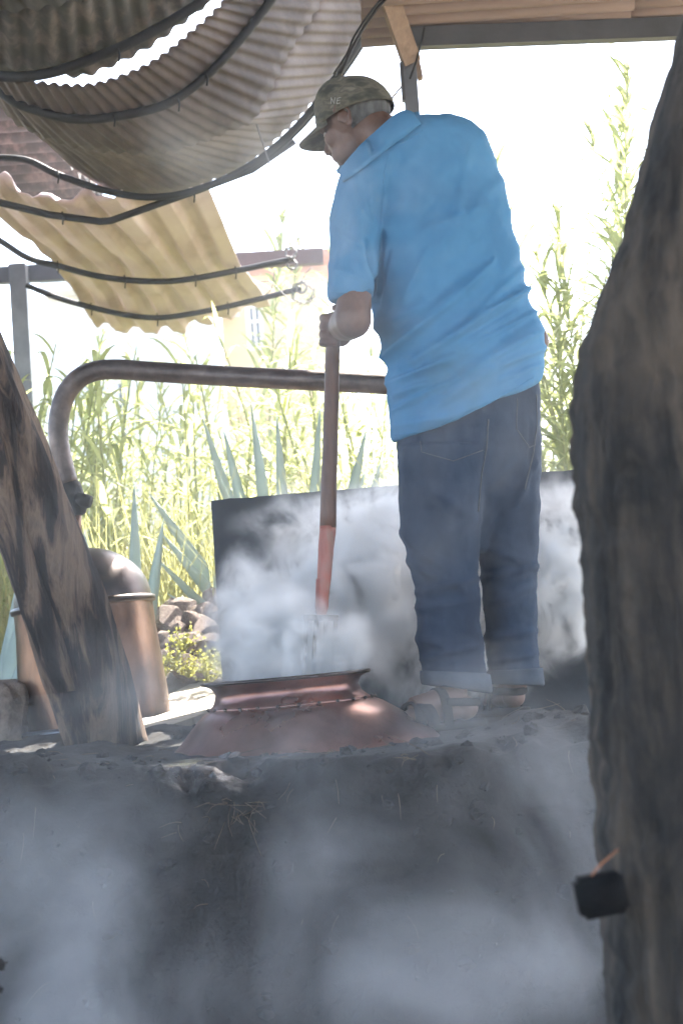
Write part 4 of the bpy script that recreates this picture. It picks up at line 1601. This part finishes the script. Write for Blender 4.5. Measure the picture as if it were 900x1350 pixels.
def agaves():
    b = P(385, 800, 7.2)
    b.z = ground_z(b.x, 7.2)
    tp = [(278, 548, 6.95), (292, 614, 6.7), (310, 560, 7.3), (350, 524, 7.2), (366, 545, 7.1), (398, 528, 7.2), (430, 575, 7.5), (468, 560, 7.2), (480, 610, 7.4),
          (206, 648, 6.95), (216, 733, 6.75), (226, 700, 6.9), (500, 600, 7.4), (240, 780, 6.85)]
    agave(b, [P(*q) for q in tp], 'large blue-green agave whose leaves rise behind the dark panel', .066)
    b = P(160, 815, 6.5)
    b.z = ground_z(b.x, 6.5)
    tp = [(166, 636, 6.45), (204, 684, 6.35), (128, 700, 6.5), (110, 720, 6.6)]
    agave(b, [P(*q) for q in tp], 'small agave right behind the domed head of the still', .058)
    b = P(-15, 915, 6.0)
    b.z = ground_z(b.x, 6.0)
    tp = [(22, 790, 5.95), (35, 835, 5.9), (8, 752, 6.0), (34, 868, 5.85), (-30, 760, 6.1), (40, 880, 6.0), (16, 770, 6.2)]
    agave(b, [P(*q) for q in tp], 'broad agave beside the brown stump', .075)


agaves()


def reed_parts(seed, Hh, bushy):
    rr = random.Random(seed)
    stem = MB()
    lv = MB()
    lean = Vector((rr.uniform(-.16, .16), rr.uniform(-.12, .12), 0))
    pts = []
    for i in range(9):
        t = i / 8
        pts.append(Vector((0, 0, 0)) + lean * (Hh * t * t) + Vector((0, 0, Hh * t)))
    stem.tube(pts, [.008 * (1 - .8 * i / 8) + .001 for i in range(9)], 5)
    nl = int(Hh * 15 * bushy)
    for k in range(nl):
        t = .12 + .88 * (k / nl) ** .85
        p = lean * (Hh * t * t) + Vector((0, 0, Hh * t))
        az = (k % 2) * math.pi + rr.gauss(0, .7) + seed
        L = rr.uniform(.22, .48) * (1.15 if Hh > 2 else 1.0) * (1 - .45 * max(0, t - .7) / .3)
        el = rr.uniform(.5, 1.15) if t < .85 else rr.uniform(.9, 1.4)
        d = Vector((math.cos(az) * math.cos(el), math.sin(az) * math.cos(el), math.sin(el)))
        sd = d.cross(Vector((0, 0, 1))).normalized()
        droop = rr.uniform(.25, 1.0) * L
        w = rr.uniform(.007, .014) * (1.15 if Hh > 2 else 1.0)
        base = len(lv.v)
        ns = 5
        for i in range(ns + 1):
            u = i / ns
            c = p + d * (L * u) + Vector((0, 0, -droop * u * u * .8)) + Vector((math.cos(az), math.sin(az), 0)) * (.15 * droop * u * u)
            ww = w * (math.sin(math.pi * min(1, .18 + .82 * u)) ** .7 if u < 1 else .05)
            lv.v += [c - sd * ww, c + sd * ww]
        for i in range(ns):
            lv.f.append((base + 2 * i, base + 2 * i + 1, base + 2 * i + 3, base + 2 * i + 2))
    return stem.mesh('stem'), lv.mesh('leaves')


REEDS = [reed_parts(k, hh, bu) for k, (hh, bu) in enumerate(((1.5, 1.2), (1.3, 1.0), (1.7, 1.1), (1.1, 1.3), (2.4, 2.5), (2.9, 2.3)))]


def reed(x, y, var, sc, rz, label, group, tilt=0):
    t = thing('reed', (x, y, ground_z(x, y) - .03), label, 'reed', group)
    t.rotation_euler = (0, tilt, rz)
    t.scale = (sc, sc, sc)
    st, lv = REEDS[var]
    for me, nm, m in ((st, 'stem', M['reed_stem']), (lv, 'foliage', M['reed_tall'] if var > 3 else M['reed'])):
        if not me.materials:
            me.materials.append(m)
        o = bpy.data.objects.new(nm, me)
        col.objects.link(o)
        o.parent = t
        if nm == 'foliage':
            o['kind'] = 'stuff'


def reeds():
    for k in range(150):
        Y = R.uniform(7.4, 12.5)
        px = R.uniform(-60, 540)
        x = P(px, 700, Y).x
        var = R.randrange(4)
        # the thicket stays below the canopy's far edge
        top = P(px, R.uniform(450, 600) if px < 330 else R.uniform(410, 580), Y).z
        sc = min(max((top - ground_z(x, Y)) / (1.5, 1.3, 1.7, 1.1)[var], .5), 1.5)
        lab = ('leafy reed in the thicket in front of the white house' if px < 290 else 'leafy reed in the thicket behind the large agave')
        reed(x, Y, var, sc, R.uniform(0, 6.28), lab, 'reeds before the white house' if px < 290 else 'reeds behind the large agave')
    for k in range(44):
        Y = R.uniform(7.0, 11)
        px = R.uniform(690, 800)
        x = P(px, 700, Y).x
        top = P(px, R.uniform(330, 560), Y).z
        var = R.randrange(4)
        sc = min(max((top - ground_z(x, Y)) / (1.5, 1.3, 1.7, 1.1)[var], .5), 1.7)
        reed(x, Y, var, sc, R.uniform(0, 6.28), 'short leafy reed between the man and the near trunk', 'reeds right of the man')
    tall = ((770, 7.6, 4, .98, -.03, 190, 'tall bushy reed rising from the thicket between man and near trunk'),
            (785, 7.8, 4, .8, .05, 290, 'medium tall reed leaning on the bushy one by the near trunk'),
            (838, 7.4, 5, 1.0, -.02, 60, 'tallest reed, its tip reaching the roof beam beside the near trunk'),
            (856, 7.6, 5, .95, .02, 120, 'reed half hidden by the top of the near trunk'),
            (742, 8.6, 2, 1.2, -.22, 300, 'reed bending over towards the man'),
            (758, 8.0, 4, .85, .10, 330, 'tall reed upright just behind the bending one'),
            (720, 8.4, 4, .7, -.05, 400, 'slim reed standing close beside the shirt hem'),
            (800, 7.9, 5, .7, -.10, 205, 'feathery reed arching over the bushy one'),
            (825, 8.2, 4, .7, .04, 150, 'feathery upright reed behind the tallest one'),
            (750, 7.8, 5, .7, -.02, 255, 'feathery reed left of the tall bushy one'))
    for px, Y, var, sc, tl, py, lab in tall:
        x = P(px, 700, Y).x
        sc = (P(px, py, Y).z - ground_z(x, Y)) / (0, 0, 1.7, 0, 2.4, 2.9)[var]
        reed(x, Y, var, sc, R.uniform(0, 6.28), lab, 'tall reeds against the sky', tl)
    for px, Y, var, py, tl, lab in ((345, 11.6, 4, 250, -.03, 'tall reed rising above the maroon beam end'), (385, 11.8, 4, 300, .1, 'reed with its tip just above the maroon beam'),
                                    (428, 12.0, 5, 215, .05, 'tall reed behind the wires and the sleeve'), (325, 12.2, 4, 270, -.1, 'tall reed half hidden by the beige sheet'),
                                    (52, 11.6, 4, 420, 0, 'reed beside the grey lean-to post'), (104, 11.9, 4, 430, .03, 'reed before the corner of the white house')):
        x = P(px, 700, Y).x
        sc = (P(px, py, Y).z - ground_z(x, Y)) / (0, 0, 1.7, 0, 2.4, 2.9)[var]
        reed(x, Y, var, sc, R.uniform(0, 6.28), lab, 'tall reeds by the houses', tl)


reeds()


def blade_field(name, n, x0, x1, y0, y1, hmin, hmax, m, label, cat):
    v, f = [], []
    for k in range(n):
        Y = y0 + (y1 - y0) * R.random() ** 1.3
        X = R.uniform(x0, x1) * (Y / y1) ** .35
        z = ground_z(X, Y)
        hh = R.uniform(hmin, hmax)
        a = R.uniform(0, 6.28)
        ln_ = R.uniform(.05, .6) * hh
        w = R.uniform(.003, .007)
        d = Vector((math.cos(a), math.sin(a), 0))
        s_ = Vector((-d.y, d.x, 0)) * w
        b = len(v)
        for i in range(4):
            u = i / 3
            c = Vector((X, Y, z)) + d * (ln_ * u * u) + Vector((0, 0, hh * (u - .25 * u * u * (ln_ / hh))))
            ww = s_ * (1 - u * .9)
            v += [tuple(c - ww), tuple(c + ww)]
        for i in range(3):
            f.append((b + 2 * i, b + 2 * i + 1, b + 2 * i + 3, b + 2 * i + 2))
    me = bpy.data.meshes.new(name)
    me.from_pydata(v, [], f)
    o = link(me, name, m)
    tag(o, label, cat, kind='stuff')


blade_field('tall_grass', 36000, -6.5, 5.0, 6.9, 16.0, .25, 1.05, M['grass'], 'dense yellow-green grass filling the ground behind the shed', 'grass')


def weeds():
    for i, (px, py, Y) in enumerate(((216, 885, 6.0), (232, 872, 6.05), (250, 886, 5.95), (268, 880, 6.0), (284, 870, 6.05), (292, 886, 5.95), (243, 850, 6.1), (275, 893, 5.9))):
        b = P(px, py + 8, Y)
        m = MB()
        for k in range(34):
            a = R.uniform(0, 6.28)
            el = R.uniform(.4, 1.4)
            L = R.uniform(.03, .11)
            d = Vector((math.cos(a) * math.cos(el), math.sin(a) * math.cos(el), math.sin(el)))
            m.tube([b, b + d * L * .5, b + d * L + Vector((0, 0, -.01))], [.0012, .001, .0008], 3)
            for q in range(3):
                c = b + d * L * R.uniform(.4, 1.05)
                u = Vector((R.gauss(0, 1), R.gauss(0, 1), R.gauss(0, .5))).normalized() * R.uniform(.008, .018)
                w = u.cross(Vector((R.gauss(0, 1), R.gauss(0, 1), R.gauss(0, 1)))).normalized() * .005
                bi = len(m.v)
                m.v += [c, c + u * .5 + w, c + u, c + u * .5 - w]
                m.f.append((bi, bi + 1, bi + 2, bi + 3))
        o = m.build('weed', M['weed'], origin=b)
        tag(o, 'small yellow-green weed growing among the heaped stones', 'weed', 'weeds among the stones')


weeds()

# ------------------------------------------------------------------ houses behind
def houses():
    Y = 17.0
    # cream house with a tiled eave
    a, b = P(282, 372, Y), P(424, 358, Y)
    zg = ground_z(0, Y) - .2
    ze = b.z
    t = thing('cream_house', ((a.x + b.x) / 2, Y, zg), 'cream house with terracotta tiled eave beyond the reeds', 'house')
    m = MB()
    x0, x1 = P(250, 372, Y).x, b.x
    w0, w1 = P(324, 425, Y), P(347, 425, Y)
    zt, zb = P(335, 398, Y).z, P(335, 462, Y).z
    # wall with a window opening
    for (xa, xb, za, zb_) in ((x0, w0.x, zg, ze), (w1.x, x1, zg, ze), (w0.x, w1.x, zg, zb), (w0.x, w1.x, zt, ze)):
        m.box(((xa + xb) / 2, Y + .12, (za + zb_) / 2), (xb - xa, .24, zb_ - za))
    m.box((x1 - .12, Y + 2.3, (zg + ze) / 2), (.24, 4.1, ze - zg - .004))
    m.build('wall', M['cream'], t, smooth=False)
    win = MB()
    fw = .045
    wx, wz = (w0.x + w1.x) / 2, (zt + zb) / 2
    ww, wh = w1.x - w0.x, zt - zb
    for (cx, cz, sx, sz) in ((w0.x + fw / 2, wz, fw, wh - .002), (w1.x - fw / 2, wz, fw, wh - .002), (wx, zt - fw / 2, ww - 2 * fw, fw), (wx, zb + fw / 2, ww - 2 * fw, fw), (wx, wz, .03, wh - 2 * fw), (wx, wz + .06, ww - 2 * fw, .025)):
        win.box((cx, Y + .07 + (.004 if sz == .025 else 0), cz), (sx, .05, sz))
    wo = win.build('window', M['frame'], t, smooth=False)
    MB().box((wx, Y + .10, wz), (ww - .01, .012, wh - .01)).build('pane', M['glass'], wo, smooth=False)
    roof = MB()
    roof.bar(((x0 + x1) / 2, Y - .18, ze + .06), ((x0 + x1) / 2, Y + 4.6, ze + .9), x1 - x0 + .3, .06)
    ro = roof.build('roof', M['tile'], t, smooth=False)
    k = 0
    x = x0
    tm = None
    while x < x1 + .12:
        p0, p1 = Vector((x, Y - .24, ze + .10)), Vector((x, Y + 4.6, ze + .94))
        tl = MB().tube([p0, p1], [.075, .075], 8)
        tl.build('tile', M['tile'], ro)
        x += .17
        k += 1
    # white house to the left
    Y2 = 15.5
    c0, c1 = P(80, 470, Y2), P(292, 450, Y2)
    zt = P(180, 385, Y2).z
    t = thing('white_house', ((c0.x + c1.x) / 2, Y2, zg), 'white plastered house with a narrow dark window behind the pipe', 'house')
    d0, d1 = P(149, 500, Y2), P(167, 500, Y2)
    dt, db = P(157, 498, Y2).z, P(157, 590, Y2).z
    m = MB()
    for (xa, xb, za, zb_) in ((c0.x, d0.x, zg, zt), (d1.x, c1.x, zg, zt), (d0.x, d1.x, zg, db), (d0.x, d1.x, dt, zt)):
        m.box(((xa + xb) / 2, Y2 + .12, (za + zb_) / 2), (xb - xa, .24, zb_ - za))
    m.build('wall', M['plaster'], t, smooth=False)
    s0 = P(36, 470, Y2 + 1.2)
    sw = MB()
    e0_, e1_ = Vector((c0.x + .01, Y2 + .02, 0)), Vector((s0.x, Y2 + 1.4, 0))
    sw.bar(e0_ + Vector((0, 0, (zg + zt) / 2)), e1_ + Vector((0, 0, (zg + zt) / 2)), .2, zt - zg - .01)
    sw.build('side_wall', M['plaster'], t, smooth=False)
    MB().box(((c0.x + c1.x) / 2, Y2 + 1.0, zt + .06), (c1.x - c0.x + .2, 2.6, .12)).build('roof_slab', M['plaster'], t, smooth=False)
    wf = MB()
    for (cx, sx, cz, sz) in ((d0.x + .02, .04, (dt + db) / 2, dt - db - .002), (d1.x - .02, .04, (dt + db) / 2, dt - db - .002), ((d0.x + d1.x) / 2, d1.x - d0.x - .08, dt - .02, .04), ((d0.x + d1.x) / 2, d1.x - d0.x - .08, db + .02, .04)):
        wf.box((cx, Y2 + .08, cz), (sx, .05, sz))
    wo = wf.build('window', M['frame'], t, smooth=False)
    MB().box(((d0.x + d1.x) / 2, Y2 + .11, (dt + db) / 2), (d1.x - d0.x - .01, .012, dt - db - .01)).build('pane', M['glass'], wo, smooth=False)


houses()

# ------------------------------------------------------------------ steam and smoke
def smoke(name, lo, hi, blobs, nscale, density, label, step, aniso=.25, colr=(.985, .988, .995), thr=(.38, .68), dist=.5, stretch=(1, 1, 1), ndet=3):
    m = bpy.data.materials.new(name)
    m.use_nodes = True
    nt = m.node_tree
    nt.nodes.remove(nt.nodes['Principled BSDF'])
    out = nt.nodes['Material Output']
    tc = nt.nodes.new('ShaderNodeTexCoord')
    vec = tc.outputs['Object']
    # domain warp so the plume edges billow
    wn_ = nt.nodes.new('ShaderNodeTexNoise')
    wn_.inputs['Scale'].default_value = nscale * .55
    wn_.inputs['Detail'].default_value = 0
    nt.links.new(vec, wn_.inputs['Vector'])
    sb = nt.nodes.new('ShaderNodeVectorMath')
    sb.operation = 'MULTIPLY_ADD'
    sb.inputs[1].default_value = (dist,) * 3
    nt.links.new(wn_.outputs['Color'], sb.inputs[0])
    ad = nt.nodes.new('ShaderNodeVectorMath')
    ad.operation = 'ADD'
    ad.inputs[1].default_value = (-dist / 2,) * 3
    nt.links.new(vec, ad.inputs[0])
    nt.links.new(ad.outputs[0], sb.inputs[2])
    wv = sb.outputs[0]
    tot = None
    for c, r, w in blobs:
        s1 = nt.nodes.new('ShaderNodeVectorMath')
        s1.operation = 'SUBTRACT'
        nt.links.new(wv, s1.inputs[0])
        s1.inputs[1].default_value = c
        s2 = nt.nodes.new('ShaderNodeVectorMath')
        s2.operation = 'DIVIDE'
        nt.links.new(s1.outputs[0], s2.inputs[0])
        s2.inputs[1].default_value = r
        s3 = nt.nodes.new('ShaderNodeVectorMath')
        s3.operation = 'DOT_PRODUCT'
        nt.links.new(s2.outputs[0], s3.inputs[0])
        nt.links.new(s2.outputs[0], s3.inputs[1])
        g = math_node(nt, 'SUBTRACT', 1.0, s3.outputs['Value'], clamp=True)
        g = math_node(nt, 'MULTIPLY', math_node(nt, 'MULTIPLY', g, g), w)
        tot = g if tot is None else math_node(nt, 'ADD', tot, g)
    mp = nt.nodes.new('ShaderNodeMapping')
    mp.inputs['Scale'].default_value = stretch
    nt.links.new(wv, mp.inputs['Vector'])
    n = noise_node(nt, mp.outputs[0], nscale, ndet, .6)
    mr_ = nt.nodes.new('ShaderNodeMapRange')
    mr_.interpolation_type = 'SMOOTHSTEP'
    mr_.inputs['From Min'].default_value = thr[0]
    mr_.inputs['From Max'].default_value = thr[1]
    nt.links.new(n, mr_.inputs['Value'])
    dn = math_node(nt, 'MULTIPLY', math_node(nt, 'MULTIPLY', tot, mr_.outputs[0]), density)
    pv = nt.nodes.new('ShaderNodeVolumePrincipled')
    pv.inputs['Color'].default_value = (*(colr if name == 'steam' else (.95, .97, 1.0)), 1)
    pv.inputs['Anisotropy'].default_value = aniso
    nt.links.new(dn, pv.inputs['Density'])
    nt.links.new(pv.outputs[0], out.inputs['Volume'])
    hull = MB()
    for c, r, w in blobs:
        hull.ell(c, [q * .97 + dist * .22 for q in r], nu=20, nv=12)
    me = remesh(hull, .05, 3, .5)
    # keep the plume clear of the solid things around it
    lo, hi = Vector(lo), Vector(hi)
    for v in me.vertices:
        v.co = Vector([min(max(v.co[i], lo[i]), hi[i]) for i in range(3)])
    o = link(me, name, m)
    xs_ = [v.co for v in me.vertices]
    diag = (Vector([max(c[i] for c in xs_) for i in range(3)]) - Vector([min(c[i] for c in xs_) for i in range(3)])).length
    m.cycles.volume_step_rate = step / (diag / 10 if diag else 1)
    m.cycles.volume_sampling = 'DISTANCE'
    tag(o, label, name, kind='stuff')
    return o


steam_blobs = [
    (P(390, 858, 4.45), (.27, .26, .18), 2.4),
    (P(325, 810, 4.65), (.15, .22, .20), .7),
    (P(445, 800, 4.75), (.30, .28, .22), 2.0),
    (P(490, 735, 4.88), (.25, .25, .20), 1.2),
    (P(430, 690, 4.95), (.30, .22, .14), .42),
    (P(510, 665, 4.95), (.16, .2, .10), .5),
    (P(740, 760, 4.84), (.18, .2, .24), 1.8),
    (P(740, 680, 4.83), (.17, .2, .18), .5),
    (P(610, 810, 4.86), (.3, .2, .24), .7),
    (P(600, 880, 4.72), (.34, .28, .12), .35),
]
smoke('steam', (-.62, 4.02, 1.19), (.92, 5.16, 2.1), steam_blobs, 15.0, 34.0, 'dense white steam billowing out of the copper pot', .055, thr=(.43, .60), dist=.12, ndet=4, stretch=(1, 1, .8))
smoke_blobs = [
    (P(40, 1290, 3.2), (.50, .4, .36), 1.0),
    (P(70, 1090, 3.4), (.34, .25, .30), .6),
    (P(230, 1340, 3.15), (.4, .4, .24), .8),
    (P(490, 1190, 3.3), (.26, .3, .38), .65),
    (P(560, 1060, 3.42), (.34, .25, .24), .5),
    (P(760, 1140, 3.3), (.30, .3, .40), 1.0),
    (P(620, 1340, 3.15), (.5, .4, .26), .75),
    (P(400, 1180, 3.3), (1.1, .3, .6), .08),
]
smoke('smoke', (-1.15, 2.5, .15), (.9, 3.56, 1.36), smoke_blobs, 4.2, 1.9, 'grey smoke drifting up in front of the oven', .12, thr=(.36, .70), dist=.30, ndet=4, stretch=(1, 1, .75))
wisp_blobs = [
    (P(470, 320, 3.98), (.22, .2, .36), 1.9),
    (P(530, 240, 3.98), (.24, .2, .2), .5),
    (P(600, 640, 3.95), (.36, .25, .5), .4),
    (P(335, 205, 3.98), (.28, .2, .18), 1.9),
    (P(160, 920, 3.95), (.36, .25, .2), 1.5),
    (P(420, 990, 3.8), (.5, .25, .16), 1.0),
    (P(650, 940, 3.86), (.35, .25, .2), 1.0),
    (P(350, 700, 3.95), (.9, .3, .9), .24),
]
smoke('wispy_smoke', (-.95, 3.60, 1.0), (.7, 4.005, 2.95), wisp_blobs, 3.8, 1.25, 'thin blue wisps of smoke drifting past the man', .15, thr=(.34, .68), dist=.24, ndet=3)

# ------------------------------------------------------------------ smoky sunlit air
def air():
    m = bpy.data.materials.new('haze')
    m.use_nodes = True
    nt = m.node_tree
    nt.nodes.remove(nt.nodes['Principled BSDF'])
    pv = nt.nodes.new('ShaderNodeVolumePrincipled')
    pv.inputs['Color'].default_value = (.95, .97, 1, 1)
    pv.inputs['Density'].default_value = .005
    pv.inputs['Anisotropy'].default_value = .3
    nt.links.new(pv.outputs[0], nt.nodes['Material Output'].inputs['Volume'])
    o = MB().box((0, 15, 3), (60, 60, 9)).build('haze', m, smooth=False)
    tag(o, 'thin smoky haze hanging in the air', 'haze', kind='stuff')


air()
